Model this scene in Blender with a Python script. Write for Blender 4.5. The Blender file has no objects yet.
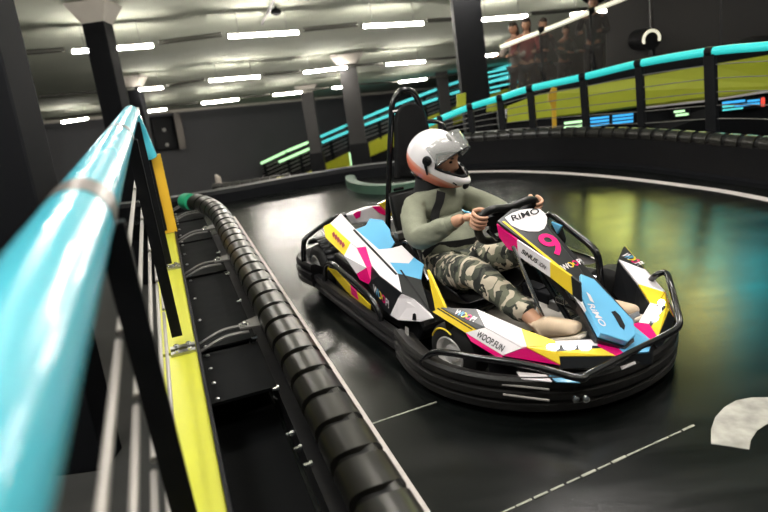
import bpy, bmesh, math, random
import numpy as np
from mathutils import Vector, Matrix, Quaternion
from mathutils.bvhtree import BVHTree
random.seed(7)
SC = bpy.context.scene
COL = SC.collection
PI = math.pi

# ------------------------------------------------------------------ camera maths
F = 600.0; CX, CY = 384.0, 256.0; CAMH = 1.33
_slope = -.11; _ro = math.atan(-_slope)
_dist = (CY - 56.0) * math.cos(_ro)
_p = math.atan(_dist / F)
_fw = np.array([0, math.cos(_p), -math.sin(_p)]); _up = np.array([0, math.sin(_p), math.cos(_p)]); _rt = np.array([1., 0, 0])
_c, _s = math.cos(_ro), math.sin(_ro)
RX = _c*_rt - _s*_up; UX = _s*_rt + _c*_up
RM = np.array([RX, UX, _fw])
CAM = np.array([0, 0, CAMH])
def ray(x, y):
    return np.array([x-CX, -(y-CY), F]) @ RM
def pz(x, y, z=0.0):
    d = ray(x, y); return CAM + d*((z-CAMH)/d[2])
def py(x, y, Y):
    d = ray(x, y); return CAM + d*(Y/d[1])
def mirrored(x, y, t):
    # point at distance t along the ray that the floor mirrors at pixel x, y
    p = pz(x, y, 0); d = p-CAM; d = d/np.linalg.norm(d); d[2] = -d[2]; return p+d*t
def unit(v): v = np.array(v, float); return v/np.linalg.norm(v)
# kart frame (fwd, left, up)
TH = math.radians(-63.0)
HX = np.array([math.cos(TH), math.sin(TH)]); LF = np.array([-math.sin(TH), math.cos(TH)]); KO = np.array([.496, 2.825])
def toK(p): q = np.array(p[:2])-KO; return np.array([q@HX, q@LF, p[2]])
def fromK(k): q = KO + k[0]*HX + k[1]*LF; return np.array([q[0], q[1], k[2]])
def kz(x, y, z): return toK(pz(x, y, z))
def kl(x, y, l):
    d = ray(x, y); t = (l+KO@LF)/(d[:2]@LF); return toK(CAM+t*d)
def kf(x, y, a):
    d = ray(x, y); t = (a+KO@HX)/(d[:2]@HX); return toK(CAM+t*d)
def kplane(x, y, pl):
    a, b, c = [fromK(np.array(v, float)) for v in pl]
    n = np.cross(b-a, c-a); d = ray(x, y); t = ((a-CAM)@n)/(d@n); return toK(CAM+t*d)
# building frame: the hall is level, the ramp the kart drives on is not
UB = -unit(np.array([810-384, -(3300-256), 600.])@RM)
VX = unit(np.array([1250-384, -(-10-256), 600.])@RM); VX = unit(VX-UB*(VX@UB)); VY = np.cross(UB, VX)
YC = unit(np.array([0, 1., 0])-UB*UB[1]); XC = np.cross(YC, UB)          # columns square to the hall
HC = 2.78; HL = 2.36          # ceiling and hanging lights above the camera
def fromB(b): return CAM + b[0]*VX + b[1]*VY + b[2]*UB
def bceil(x, y, h=HC):
    d = ray(x, y); p = d*(h/(d@UB)); return np.array([p@VX, p@VY, h])
# barrier frame: along the left barrier, lateral to the right
DL = ray(146, 82); DL = DL/np.linalg.norm(DL[:2]); DL = np.array([DL[0], DL[1], 0]); NL = np.array([DL[1], -DL[0], 0])
def fromL(a, l, z): return a*DL + l*NL + np.array([0, 0, z])
def llat(x, y, L):
    d = ray(x, y); t = L/(d@NL); p = CAM+t*d; return np.array([p@DL, L, p[2]])

# ------------------------------------------------------------------ materials
MATS = {}
def mat(name, col, rough=.5, metal=0., noise=0., scale=20., bump=0., emit=None, estr=0., coat=0., spec=.5, bscale=None, alpha=None, trans=0.):
    if name in MATS: return MATS[name]
    m = bpy.data.materials.new(name); m.use_nodes = True
    nt = m.node_tree; b = nt.nodes['Principled BSDF']
    b.inputs['Base Color'].default_value = (*col, 1); b.inputs['Roughness'].default_value = rough; b.inputs['Metallic'].default_value = metal
    b.inputs['Specular IOR Level'].default_value = spec; b.inputs['Coat Weight'].default_value = coat
    if trans: b.inputs['Transmission Weight'].default_value = trans
    if alpha is not None: b.inputs['Alpha'].default_value = alpha
    if emit is not None:
        b.inputs['Emission Color'].default_value = (*emit, 1); b.inputs['Emission Strength'].default_value = estr
    tc = nt.nodes.new('ShaderNodeTexCoord')
    if noise or bump:
        n = nt.nodes.new('ShaderNodeTexNoise'); n.inputs['Scale'].default_value = scale; n.inputs['Detail'].default_value = 6
        nt.links.new(tc.outputs['Object'], n.inputs['Vector'])
        if noise:
            r = nt.nodes.new('ShaderNodeMapRange'); r.inputs['To Min'].default_value = 1-noise; r.inputs['To Max'].default_value = 1+noise
            nt.links.new(n.outputs['Fac'], r.inputs['Value'])
            mx = nt.nodes.new('ShaderNodeMix'); mx.data_type = 'RGBA'; mx.blend_type = 'MULTIPLY'; mx.inputs[0].default_value = 1
            mx.inputs[6].default_value = (*col, 1); nt.links.new(r.outputs[0], mx.inputs[7]); nt.links.new(mx.outputs[2], b.inputs['Base Color'])
            r2 = nt.nodes.new('ShaderNodeMapRange'); r2.inputs['To Min'].default_value = max(.02, rough-.12*min(1, noise*2)); r2.inputs['To Max'].default_value = min(1, rough+.12*min(1, noise*2))
            nt.links.new(n.outputs['Fac'], r2.inputs['Value']); nt.links.new(r2.outputs[0], b.inputs['Roughness'])
        if bump:
            n2 = nt.nodes.new('ShaderNodeTexNoise'); n2.inputs['Scale'].default_value = bscale or scale*4; n2.inputs['Detail'].default_value = 3
            nt.links.new(tc.outputs['Object'], n2.inputs['Vector'])
            bp = nt.nodes.new('ShaderNodeBump'); bp.inputs['Strength'].default_value = bump; bp.inputs['Distance'].default_value = .01
            nt.links.new(n2.outputs['Fac'], bp.inputs['Height']); nt.links.new(bp.outputs['Normal'], b.inputs['Normal'])
    MATS[name] = m; return m

def floor_material():
    m = mat('coated_track_floor', (.012, .013, .014), .3, spec=.38)
    nt = m.node_tree; b = nt.nodes['Principled BSDF']; L = nt.links
    tc = nt.nodes['Texture Coordinate']
    mp = nt.nodes.new('ShaderNodeMapping'); mp.inputs['Rotation'].default_value = (0, 0, math.radians(-58)); mp.inputs['Scale'].default_value = (.6, 3.0, 1)
    L.new(tc.outputs['Object'], mp.inputs['Vector'])
    n = nt.nodes.new('ShaderNodeTexNoise'); n.inputs['Scale'].default_value = 1.6; n.inputs['Detail'].default_value = 9; n.inputs['Roughness'].default_value = .65
    L.new(mp.outputs[0], n.inputs['Vector'])
    n2 = nt.nodes.new('ShaderNodeTexNoise'); n2.inputs['Scale'].default_value = 150; n2.inputs['Detail'].default_value = 4
    L.new(tc.outputs['Object'], n2.inputs['Vector'])
    cr = nt.nodes.new('ShaderNodeValToRGB'); e = cr.color_ramp.elements
    e[0].position = .35; e[0].color = (.0010, .0018, .0018, 1); e[1].position = .74; e[1].color = (.006, .0068, .0064, 1)
    L.new(n.outputs['Fac'], cr.inputs['Fac'])
    sp = nt.nodes.new('ShaderNodeValToRGB'); sp.color_ramp.elements[0].position = .60; sp.color_ramp.elements[0].color = (0, 0, 0, 1); sp.color_ramp.elements[1].position = .8; sp.color_ramp.elements[1].color = (.05, .05, .045, 1)
    L.new(n2.outputs['Fac'], sp.inputs['Fac'])
    ad = nt.nodes.new('ShaderNodeMix'); ad.data_type = 'RGBA'; ad.blend_type = 'ADD'; ad.inputs[0].default_value = .5
    L.new(cr.outputs[0], ad.inputs[6]); L.new(sp.outputs[0], ad.inputs[7]); L.new(ad.outputs[2], b.inputs['Base Color'])
    r = nt.nodes.new('ShaderNodeMapRange'); r.inputs['To Min'].default_value = .08; r.inputs['To Max'].default_value = .36
    L.new(n.outputs['Fac'], r.inputs['Value']); L.new(r.outputs[0], b.inputs['Roughness'])
    bp = nt.nodes.new('ShaderNodeBump'); bp.inputs['Strength'].default_value = .12; bp.inputs['Distance'].default_value = .004
    L.new(n2.outputs['Fac'], bp.inputs['Height']); L.new(bp.outputs['Normal'], b.inputs['Normal'])
    return m
def camo_material():
    m = mat('camouflage_cloth', (.1, .1, .08), .85, bump=.35, bscale=60)
    nt = m.node_tree; b = nt.nodes['Principled BSDF']; L = nt.links; tc = nt.nodes['Texture Coordinate']
    prev = (.045, .05, .038, 1)
    sock = None
    for i, (sc, th, c) in enumerate([(8, .48, (.15, .155, .11, 1)), (10, .545, (.56, .49, .38, 1)), (12, .60, (.012, .013, .012, 1))]):
        mp = nt.nodes.new('ShaderNodeMapping'); mp.inputs['Location'].default_value = (i*7.3, i*3.1, i*1.7); mp.inputs['Scale'].default_value = (1.9, 1.0, 1.3)
        L.new(tc.outputs['Object'], mp.inputs['Vector'])
        n = nt.nodes.new('ShaderNodeTexNoise'); n.inputs['Scale'].default_value = sc; n.inputs['Detail'].default_value = 1.5; n.inputs['Distortion'].default_value = .6
        L.new(mp.outputs[0], n.inputs['Vector'])
        g = nt.nodes.new('ShaderNodeMath'); g.operation = 'GREATER_THAN'; g.inputs[1].default_value = th; L.new(n.outputs['Fac'], g.inputs[0])
        mx = nt.nodes.new('ShaderNodeMix'); mx.data_type = 'RGBA'; L.new(g.outputs[0], mx.inputs[0])
        if sock is None: mx.inputs[6].default_value = prev
        else: L.new(sock, mx.inputs[6])
        mx.inputs[7].default_value = c; sock = mx.outputs[2]
    L.new(sock, b.inputs['Base Color']); return m
def helmet_material():
    m = mat('white_helmet_shell', (.75, .72, .74), .22, coat=.5)
    nt = m.node_tree; b = nt.nodes['Principled BSDF']; L = nt.links; tc = nt.nodes['Texture Coordinate']
    # red fade printed along the jaw
    sx = nt.nodes.new('ShaderNodeSeparateXYZ'); L.new(tc.outputs['Object'], sx.inputs[0])
    ma = nt.nodes.new('ShaderNodeMath'); ma.operation = 'MULTIPLY_ADD'; ma.inputs[1].default_value = .35; L.new(sx.outputs['X'], ma.inputs[0]); L.new(sx.outputs['Z'], ma.inputs[2])
    r = nt.nodes.new('ShaderNodeMapRange'); r.inputs['From Min'].default_value = -.030; r.inputs['From Max'].default_value = -.105; L.new(ma.outputs[0], r.inputs['Value'])
    cr = nt.nodes.new('ShaderNodeValToRGB'); e = cr.color_ramp.elements
    e[0].position = .0; e[0].color = (.75, .72, .74, 1); e[1].position = 1.0; e[1].color = (.03, .02, .02, 1)
    for ps, cc in ((.04, (.75, .72, .74, 1)), (.06, (.74, .42, .36, 1)), (.45, (.66, .17, .10, 1)), (.90, (.55, .10, .06, 1)), (.93, (.03, .02, .02, 1))): k = e.new(ps); k.color = cc
    L.new(r.outputs[0], cr.inputs['Fac']); L.new(cr.outputs[0], b.inputs['Base Color']); return m

M = {}
M['floor'] = floor_material(); M['camo'] = camo_material(); M['helmet'] = helmet_material()
M['blackplastic'] = mat('black_moulded_plastic', (.007, .007, .008), .36, noise=.3, scale=14, bump=.05, spec=.25)
M['dustyplastic'] = mat('dusty_black_plastic', (.011, .0105, .010), .42, noise=.5, scale=30, bump=.1, spec=.35)
M['rubber'] = mat('tyre_rubber', (.008, .008, .008), .6, noise=.3, scale=30, bump=.1, spec=.3)
M['blacktube'] = mat('black_gloss_tube', (.006, .006, .007), .2, coat=.3, spec=.4)
M['blackpaint'] = mat('black_painted_steel', (.005, .0055, .007), .5, noise=.2, spec=.16)
M['blackgloss'] = mat('black_gloss_panel', (.009, .010, .012), .28, coat=.15)
M['white'] = mat('white_gloss_panel', (.78, .74, .77), .2, coat=.5)
M['yellow'] = mat('yellow_gloss_panel', (.83, .60, .035), .22, coat=.5)
M['magenta'] = mat('magenta_gloss_panel', (.74, .005, .17), .22, coat=.5)
M['blue'] = mat('sky_blue_gloss_panel', (.13, .44, .72), .22, coat=.5)
M['rim'] = mat('bright_wheel_rim', (.72, .70, .68), .32, metal=.45)
M['chrome'] = mat('polished_steel', (.75, .75, .74), .2, metal=1)
M['steel'] = mat('zinc_steel', (.42, .42, .42), .38, metal=1, noise=.2)
M['greysteel'] = mat('grey_coated_steel', (.16, .155, .15), .38, metal=.6, noise=.2)
M['alu'] = mat('cast_aluminium_floor', (.42, .39, .35), .45, metal=.3, noise=.3)
M['seat'] = mat('black_seat_shell', (.006, .006, .006), .4, spec=.3)
M['foam'] = mat('black_headrest_foam', (.007, .007, .0075), .8, bump=.2, bscale=120, spec=.15)
M['led'] = mat('white_led', (1, 1, 1), .3, emit=(.92, .95, 1), estr=14)
M['skin'] = mat('skin', (.50, .27, .17), .5, noise=.12, scale=9)
M['sweater'] = mat('grey_green_sweater', (.20, .21, .155), .9, noise=.15, scale=40, bump=.3, bscale=160)
M['blackcloth'] = mat('black_cloth', (.010, .010, .011), .9, bump=.2, bscale=100)
M['shoe'] = mat('beige_suede', (.52, .40, .28), .75, noise=.15, scale=30)
M['sole'] = mat('pale_rubber_sole', (.6, .53, .43), .6)
M['lining'] = mat('helmet_lining', (.010, .010, .010), .9)
M['visor'] = mat('smoked_visor', (.35, .36, .35), .08, trans=0, alpha=.38, coat=.6)
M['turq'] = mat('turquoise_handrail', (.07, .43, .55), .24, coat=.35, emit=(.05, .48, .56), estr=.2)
M['turqlit'] = mat('turquoise_lit_handrail', (.05, .55, .56), .3, emit=(.02, .55, .52), estr=.75)
M['lime'] = mat('lime_yellow_paint', (.58, .60, .03), .35, noise=.12, scale=6)
M['limeplank'] = mat('lime_yellow_plank', (.42, .43, .03), .4, noise=.12, scale=6)
M['limeb'] = mat('lime_green_board', (.50, .56, .03), .5, noise=.1, scale=3)
M['ringgrey'] = mat('grey_coupling', (.10, .088, .078), .4, metal=.4)
M['rod'] = mat('satin_steel_rod', (.36, .34, .32), .4, metal=.5)
M['wire'] = mat('thin_steel_wire', (.22, .21, .2), .5, metal=.5)
M['barrier'] = mat('ribbed_barrier_plastic', (.014, .0135, .0115), .3, noise=.15, scale=18)
M['rubbersheet'] = mat('black_rubber_sheet', (.0035, .004, .0045), .75, noise=.4, scale=16, spec=.08)
M['linewhite'] = mat('white_floor_paint', (.62, .57, .55), .5, noise=.2, scale=30)
M['linegrey'] = mat('pale_joint_filler', (.30, .30, .25), .6, noise=.6, scale=20)
M['chalk'] = mat('worn_white_floor_paint', (.33, .32, .29), .65, noise=.85, scale=15)
M['ceiling'] = mat('pale_concrete_ceiling', (.66, .70, .58), .9, noise=.10, scale=.8, bump=.06, bscale=5)
M['wall'] = mat('charcoal_painted_wall', (.075, .076, .083), .8, noise=.12, scale=.8)
M['ground'] = mat('dark_concrete_ground', (.05, .051, .05), .75, noise=.4, scale=2, spec=.2)
M['column'] = mat('charcoal_painted_column', (.005, .0055, .007), .65, noise=.15, scale=4, spec=.12)
M['columngrey'] = mat('grey_painted_column', (.05, .049, .049), .7, noise=.15, scale=3, spec=.2)
M['capital'] = mat('pale_concrete_capital', (.5, .47, .42), .8, noise=.1, scale=6)
M['tube'] = mat('fluorescent_tube', (1, 1, 1), .4, emit=(1, .93, .84), estr=150)
M['housing'] = mat('lamp_housing', (.45, .45, .42), .5)
M['conduit'] = mat('grey_conduit', (.10, .10, .085), .6)
M['greenled'] = mat('green_white_led_strip', (.5, .8, .5), .4, emit=(.55, .95, .5), estr=1.6)
M['cyanled'] = mat('cyan_led_strip', (.1, .7, .7), .4, emit=(.10, .72, .74), estr=1.1)
M['blueled'] = mat('blue_screen_bars', (.05, .3, .6), .4, emit=(.04, .36, .75), estr=1.6)
M['redled'] = mat('red_screen_bars', (.6, .05, .03), .4, emit=(.9, .08, .05), estr=1.2)
M['whiteled'] = mat('warm_white_led_strip', (1, 1, .9), .4, emit=(1, .95, .70), estr=.85)
M['green'] = mat('green_cap_plastic', (.02, .32, .16), .35)
M['greenlit'] = mat('rubber_with_green_light', (.05, .10, .07), .4, noise=.2)  # green light falling on the dark bumper, put into its colour
M['amber'] = mat('amber_board', (.72, .43, .03), .45)
M['mesh'] = mat('dark_mesh_panel', (.012, .012, .014), .5, alpha=.86)
M['glass'] = mat('hazed_tinted_glass', (.11, .10, .09), .15, alpha=.30)  # hazy reflection put into the panes as a paler base colour
M['greytrousers'] = mat('dark_trousers', (.02, .02, .024), .9)
M['redcoat'] = mat('dark_red_jacket', (.22, .03, .03), .85)
M['greencoat'] = mat('grey_green_jacket', (.10, .11, .09), .85)
M['palecoat'] = mat('pale_jacket', (.45, .40, .36), .85)
M['hair'] = mat('dark_brown_hair', (.03, .018, .012), .7, bump=.3, bscale=80)
M['eye'] = mat('eye_dark', (.02, .015, .012), .2)
M['lip'] = mat('lip', (.36, .14, .11), .5)

# ------------------------------------------------------------------ mesh building
class MB:
    def __init__(s): s.v = []; s.f = []; s.m = []; s.mats = []
    def mi(s, m):
        m = M[m] if isinstance(m, str) else m
        if m not in s.mats: s.mats.append(m)
        return s.mats.index(m)
    def add(s, vs, fs, m):
        o = len(s.v); k = s.mi(m)
        s.v += [tuple(map(float, v)) for v in vs]
        for f in fs: s.f.append([o+i for i in f]); s.m.append(k)
        return s
    def box(s, c, size, m, ax=None):
        ax = ax if ax is not None else np.eye(3); c = np.array(c, float); h = np.array(size)/2
        vs = [c + ax[0]*h[0]*i + ax[1]*h[1]*j + ax[2]*h[2]*k for i in (-1, 1) for j in (-1, 1) for k in (-1, 1)]
        return s.add(vs, [(0, 1, 3, 2), (4, 6, 7, 5), (0, 4, 5, 1), (2, 3, 7, 6), (0, 2, 6, 4), (1, 5, 7, 3)], m)
    def tube(s, pts, r, m, n=10, closed=False, cap=True):
        P = [np.array(p, float) for p in pts]; N = len(P); rr = r if hasattr(r, '__len__') else [r]*N
        rings = []; ref = None
        for i in range(N):
            a = P[(i-1) % N] if (closed or i > 0) else P[i]; b = P[(i+1) % N] if (closed or i < N-1) else P[i]
            t = unit(b-a)
            if ref is None:
                ref = np.array([0, 0, 1.]) if abs(t[2]) < .9 else np.array([1., 0, 0])
            ref = unit(ref - t*(ref@t)); bi = np.cross(t, ref)
            rings.append([P[i]+rr[i]*(math.cos(2*PI*k/n)*ref+math.sin(2*PI*k/n)*bi) for k in range(n)])
        vs = [v for R_ in rings for v in R_]; fs = []
        for i in range(N if closed else N-1):
            j = (i+1) % N
            for k in range(n): fs.append((i*n+k, i*n+(k+1) % n, j*n+(k+1) % n, j*n+k))
        if cap and not closed: fs += [tuple(range(n))[::-1], tuple((N-1)*n+k for k in range(n))]
        return s.add(vs, fs, m)
    def sweep(s, path, prof, m, ups=None, outs=None, cap=True, closed=False):
        # prof in (out, up)
        n = len(prof); vs = []; fs = []; P = [np.array(p, float) for p in path]; N = len(P)
        for i in range(N):
            t = unit(P[min(i+1, N-1)]-P[max(i-1, 0)]); o = np.array([t[1], -t[0], 0.]); o = unit(o)
            for a, b in prof: vs.append(P[i]+o*a+np.array([0, 0, b]))
        for i in range(N-1):
            for k in range(n): fs.append((i*n+k, i*n+(k+1) % n, (i+1)*n+(k+1) % n, (i+1)*n+k))
        if cap: fs += [tuple(range(n))[::-1], tuple((N-1)*n+k for k in range(n))]
        return s.add(vs, fs, m)
    def ell(s, c, r, m, ax=None, nu=16, nv=10):
        ax = ax if ax is not None else np.eye(3); c = np.array(c, float); vs = []; fs = []
        for j in range(nv+1):
            t = PI*j/nv
            for i in range(nu):
                u = 2*PI*i/nu
                d = (r[0]*math.sin(t)*math.cos(u), r[1]*math.sin(t)*math.sin(u), r[2]*math.cos(t))
                vs.append(c+ax[0]*d[0]+ax[1]*d[1]+ax[2]*d[2])
        for j in range(nv):
            for i in range(nu): fs.append((j*nu+i, (j+1)*nu+i, (j+1)*nu+(i+1) % nu, j*nu+(i+1) % nu))
        return s.add(vs, fs, m)
    def lathe(s, c, axis, prof, m, n=32):
        # prof: (along axis, radius)
        axis = unit(axis); ref = np.array([0, 0, 1.]) if abs(axis[2]) < .9 else np.array([1., 0, 0]); u = unit(ref-axis*(ref@axis)); w = np.cross(axis, u)
        c = np.array(c, float); vs = []; fs = []; N = len(prof)
        for a, r in prof:
            for k in range(n): vs.append(c+axis*a+r*(math.cos(2*PI*k/n)*u+math.sin(2*PI*k/n)*w))
        for i in range(N-1):
            for k in range(n): fs.append((i*n+k, i*n+(k+1) % n, (i+1)*n+(k+1) % n, (i+1)*n+k))
        fs += [tuple(range(n)), tuple((N-1)*n+k for k in range(n))]
        return s.add(vs, fs, m)
    def prism(s, poly, vec, m):
        n = len(poly); P = [np.array(p, float) for p in poly]; vs = P+[p+np.array(vec) for p in P]
        fs = [tuple(range(n))[::-1], tuple(range(n, 2*n))]+[(i, (i+1) % n, n+(i+1) % n, n+i) for i in range(n)]
        return s.add(vs, fs, m)
    def build(s, name, parent=None, smooth=False, bevel=0, solid=0, sub=0, loc=None, local=None, angle=35):
        me = bpy.data.meshes.new(name); vs = s.v
        o = bpy.data.objects.new(name, me); COL.objects.link(o)
        if local is not None: vs = [tuple(np.array(v)-local) for v in vs]; o.location = tuple(local)
        me.from_pydata(vs, [], s.f)
        for m in s.mats: me.materials.append(m)
        for p, k in zip(me.polygons, s.m): p.material_index = k
        bm = bmesh.new(); bm.from_mesh(me); bmesh.ops.recalc_face_normals(bm, faces=bm.faces); bm.to_mesh(me); bm.free()
        if parent: o.parent = parent
        if solid:
            d = o.modifiers.new('s', 'SOLIDIFY'); d.thickness = solid; d.offset = 0
        if bevel:
            d = o.modifiers.new('b', 'BEVEL'); d.width = bevel; d.segments = 2; d.limit_method = 'ANGLE'; d.angle_limit = math.radians(40)
        if sub:
            d = o.modifiers.new('u', 'SUBSURF'); d.levels = sub; d.render_levels = sub
        if smooth:
            for p in me.polygons: p.use_smooth = True
            try: me.set_sharp_from_angle(angle=math.radians(angle))
            except Exception: pass
        return o
def tag(o, label=None, cat=None, group=None, kind=None):
    if label: o['label'] = label
    if cat: o['category'] = cat
    if group: o['group'] = group
    if kind: o['kind'] = kind
    return o
def empty(name, loc=(0, 0, 0), rz=0, label=None, cat=None, group=None):
    o = bpy.data.objects.new(name, None); COL.objects.link(o); o.location = tuple(map(float, loc)); o.rotation_euler = (0, 0, rz); o.empty_display_size = .1
    return tag(o, label, cat, group)
def copy_tree(o, parent=None):
    c = o.copy(); COL.objects.link(c); c.parent = parent
    for ch in list(o.children): copy_tree(ch, c)
    return c
def smoothpath(pts, n=8, closed=False):
    P = [np.array(p, float) for p in pts]; out = []; N = len(P)
    for i in range(N if closed else N-1):
        if closed: a, b, c, d = P[(i-1) % N], P[i], P[(i+1) % N], P[(i+2) % N]
        else: a, b, c, d = P[max(i-1, 0)], P[i], P[i+1], P[min(i+2, N-1)]
        for k in range(n):
            t = k/n; out.append(.5*((2*b)+(-a+c)*t+(2*a-5*b+4*c-d)*t*t+(-a+3*b-3*c+d)*t**3))
    if not closed: out.append(P[-1])
    return out
def roundpath(pts, r, n=6):
    P = [np.array(p, float) for p in pts]; out = [P[0]]
    for i in range(1, len(P)-1):
        a, b, c = P[i-1], P[i], P[i+1]; d1 = min(r, .48*np.linalg.norm(a-b)); d2 = min(r, .48*np.linalg.norm(c-b))
        p, q = b+unit(a-b)*d1, b+unit(c-b)*d2
        for k in range(n+1):
            t = k/n; out.append((1-t)**2*p+2*t*(1-t)*b+t*t*q)
    out.append(P[-1]); return out
def resample(pts, step):
    P = [np.array(p, float) for p in pts]; out = [P[0]]; acc = 0
    for a, b in zip(P[:-1], P[1:]):
        L = np.linalg.norm(b-a); d = unit(b-a); pos = step-acc
        while pos <= L: out.append(a+d*pos); pos += step
        acc = (acc+L) % step if L else acc
    return out
_fontcache = {}
def glyphs(text, shear=0, extr=.0, spacing=1.0):
    cu = bpy.data.curves.new('t', 'FONT'); cu.body = text; cu.size = 1; cu.shear = shear; cu.resolution_u = 3; cu.space_character = spacing; cu.offset = .018
    ob = bpy.data.objects.new('t', cu); COL.objects.link(ob)
    dg = bpy.context.evaluated_depsgraph_get(); me = bpy.data.meshes.new_from_object(ob.evaluated_get(dg))
    vs = [(v.co.x, v.co.y) for v in me.vertices]; fs = [tuple(p.vertices) for p in me.polygons]
    bpy.data.objects.remove(ob); bpy.data.curves.remove(cu); bpy.data.meshes.remove(me)
    return vs, fs
def add_text(mb, text, p0, p1, up, h, mats, lift=.002, shear=0, nrm=None):
    """lettering from p0 to p1 (baseline), letter height h along up; mats: one or one per letter"""
    vs, fs = glyphs(text, shear)
    if not vs: return
    x0 = min(v[0] for v in vs); x1 = max(v[0] for v in vs); y0 = min(v[1] for v in vs); y1 = max(v[1] for v in vs)
    p0, p1 = np.array(p0), np.array(p1); dx = p1-p0; up = np.array(up, float); up = unit(up-unit(dx)*(up@unit(dx)))
    n = np.cross(unit(dx), up) if nrm is None else np.array(nrm)
    P = [p0+dx*((v[0]-x0)/(x1-x0))+up*h*((v[1]-y0)/(y1-y0))+n*lift for v in vs]
    if isinstance(mats, str): mb.add(P, fs, mats); return
    # colour per letter: split at the letters' x extents
    for f in fs:
        cx = (sum(vs[i][0] for i in f)/len(f)-x0)/(x1-x0); k = min(len(mats)-1, int(cx*len(mats)))
        mb.add([P[i] for i in f], [tuple(range(len(f)))], mats[k])
def skin_mesh(nodes, edges, sub=2, root=0):
    """nodes: [(pos, radius)] -> (verts, faces) of a skinned, subdivided surface"""
    me = bpy.data.meshes.new('sk'); me.from_pydata([tuple(map(float, p)) for p, r in nodes], edges, [])
    ob = bpy.data.objects.new('sk', me); COL.objects.link(ob)
    md = ob.modifiers.new('k', 'SKIN'); md.use_smooth_shade = True; md.branch_smoothing = .6
    for i, (p, r) in enumerate(nodes):
        sv = me.skin_vertices[0].data[i]; sv.radius = r if hasattr(r, '__len__') else (r, r); sv.use_root = (i == root)
    sb = ob.modifiers.new('s', 'SUBSURF'); sb.levels = sub; sb.render_levels = sub
    dg = bpy.context.evaluated_depsgraph_get(); m2 = bpy.data.meshes.new_from_object(ob.evaluated_get(dg))
    vs = [tuple(v.co) for v in m2.vertices]; fs = [tuple(p.vertices) for p in m2.polygons]
    bpy.data.objects.remove(ob); bpy.data.meshes.remove(me); bpy.data.meshes.remove(m2)
    return vs, fs
def chain(nodes): return nodes, [(i, i+1) for i in range(len(nodes)-1)]
#PART2
# ================================================================== THE SETTING
BAX = np.array([VX, VY, UB]); CAX = np.array([XC, YC, UB])
def struct(mb, name, **k): return tag(mb.build(name, **k), kind='structure')
WB = 31.0
struct(MB().box(fromB((8, 12, HC+.1)), (90, 38.4, .2), 'ceiling', BAX), 'ceiling')
struct(MB().box(fromB((8, WB+.1, .3)), (90, .2, 4.9), 'wall', BAX), 'wall_back')
struct(MB().box(fromB((20, WB-.05, HC-.06)), (60, .1, .12), 'capital', BAX), 'trim_1')
# floor of the hall underneath the ramp
GZ = -1.95
struct(MB().box(fromB((8, 12, GZ-.05)), (90, 38.4, .1), 'ground', BAX), 'ground')
# near side and far right walls of the hall
pw = py(606, 20, 13.5); pe = py(830, 20, 11.0); ax = unit((pe-pw)*[1, 1, 0]); ay = np.array([-ax[1], ax[0], 0])
struct(MB().box(pw+ax*3+ay*.1+np.array([0, 0, .5]), (6, .2, 7.4), 'wall', np.array([ax, ay, [0, 0, 1]])), 'wall_right')
# ramp deck (the driven floor)
FARP = [(3.5, .6), (3.72, 2.0), (3.68, 3.0), (3.45, 3.9), (3.15, 4.67), (2.9, 5.24), (2.62, 5.83), (2.35, 6.17), (2.03, 6.5), (1.64, 6.69), (1.21, 6.83), (.8, 6.93), (.35, 6.98), (-.18, 6.98), (-1.0, 6.72), (-1.75, 6.42), (-2.6, 6.25), (-4.2, 6.3)]
deck = [tuple(fromL(-1.6, .22, 0)[:2]), tuple(fromL(6.0, .22, 0)[:2]), (-4.4, 6.2)]+[(x+.35*(1 if x > 1.5 else 0), y+.5*(0 if x > 3.3 else 1)) for x, y in FARP[::-1]]+[(3.6, -1.4)]
struct(MB().prism([(x, y, -.16) for x, y in deck], (0, 0, .16), 'floor'), 'floor')
# painted line along the left barrier and the outer line of the bend
mb = MB(); mb.box(fromL(2.1, .513, .0015), (7.6, .05, .003), 'linewhite', np.array([DL, NL, [0, 0, 1]])); struct(mb, 'trim_2')
outer = [(3.3, .4), (3.42, 2.0), (3.32, 3.1), (2.94, 4.34), (2.8, 4.74), (2.63, 5.07), (2.43, 5.41), (2.19, 5.76), (1.9, 6.09), (1.56, 6.39), (1.27, 6.57), (1.0, 6.68), (.6, 6.73)]
mb = MB(); mb.sweep(smoothpath([(x, y, 0) for x, y in outer], 6), [(-.045, 0), (-.045, .003), (.045, .003), (.045, 0)], 'linewhite'); struct(mb, 'trim_3')
def floorstrip(a, b, w, m, name):
    a, b = pz(*a), pz(*b); d = unit(b-a); n = np.array([-d[1], d[0], 0]); mb = MB()
    N = 14
    for i in range(N):   # a broken filler line
        p = a+(b-a)*(i+.5)/N; mb.box(p+np.array([0, 0, .0012]), (np.linalg.norm(b-a)/N*random.uniform(.8, 1.0), w*random.uniform(.5, 1.1), .0024), m, np.array([d, n, [0, 0, 1]]))
    return struct(mb, name)
floorstrip((480, 523), (695, 425), .009, 'linegrey', 'trim_4')
floorstrip((372, 424), (437, 402), .008, 'linegrey', 'trim_5')
# part of a big painted figure on the track
outerp = [(711, 444), (711, 430), (715, 418), (724, 408), (736, 401), (752, 398), (768, 398), (786, 402)]
innerp = [(788, 424), (778, 422), (766, 425), (757, 431), (751, 440), (749, 450)]
mb = MB(); q = [pz(x, y, .0) for x, y in outerp+innerp]; mb.prism(q, (0, 0, .003), 'chalk')
struct(mb, 'floor_marking')

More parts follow.
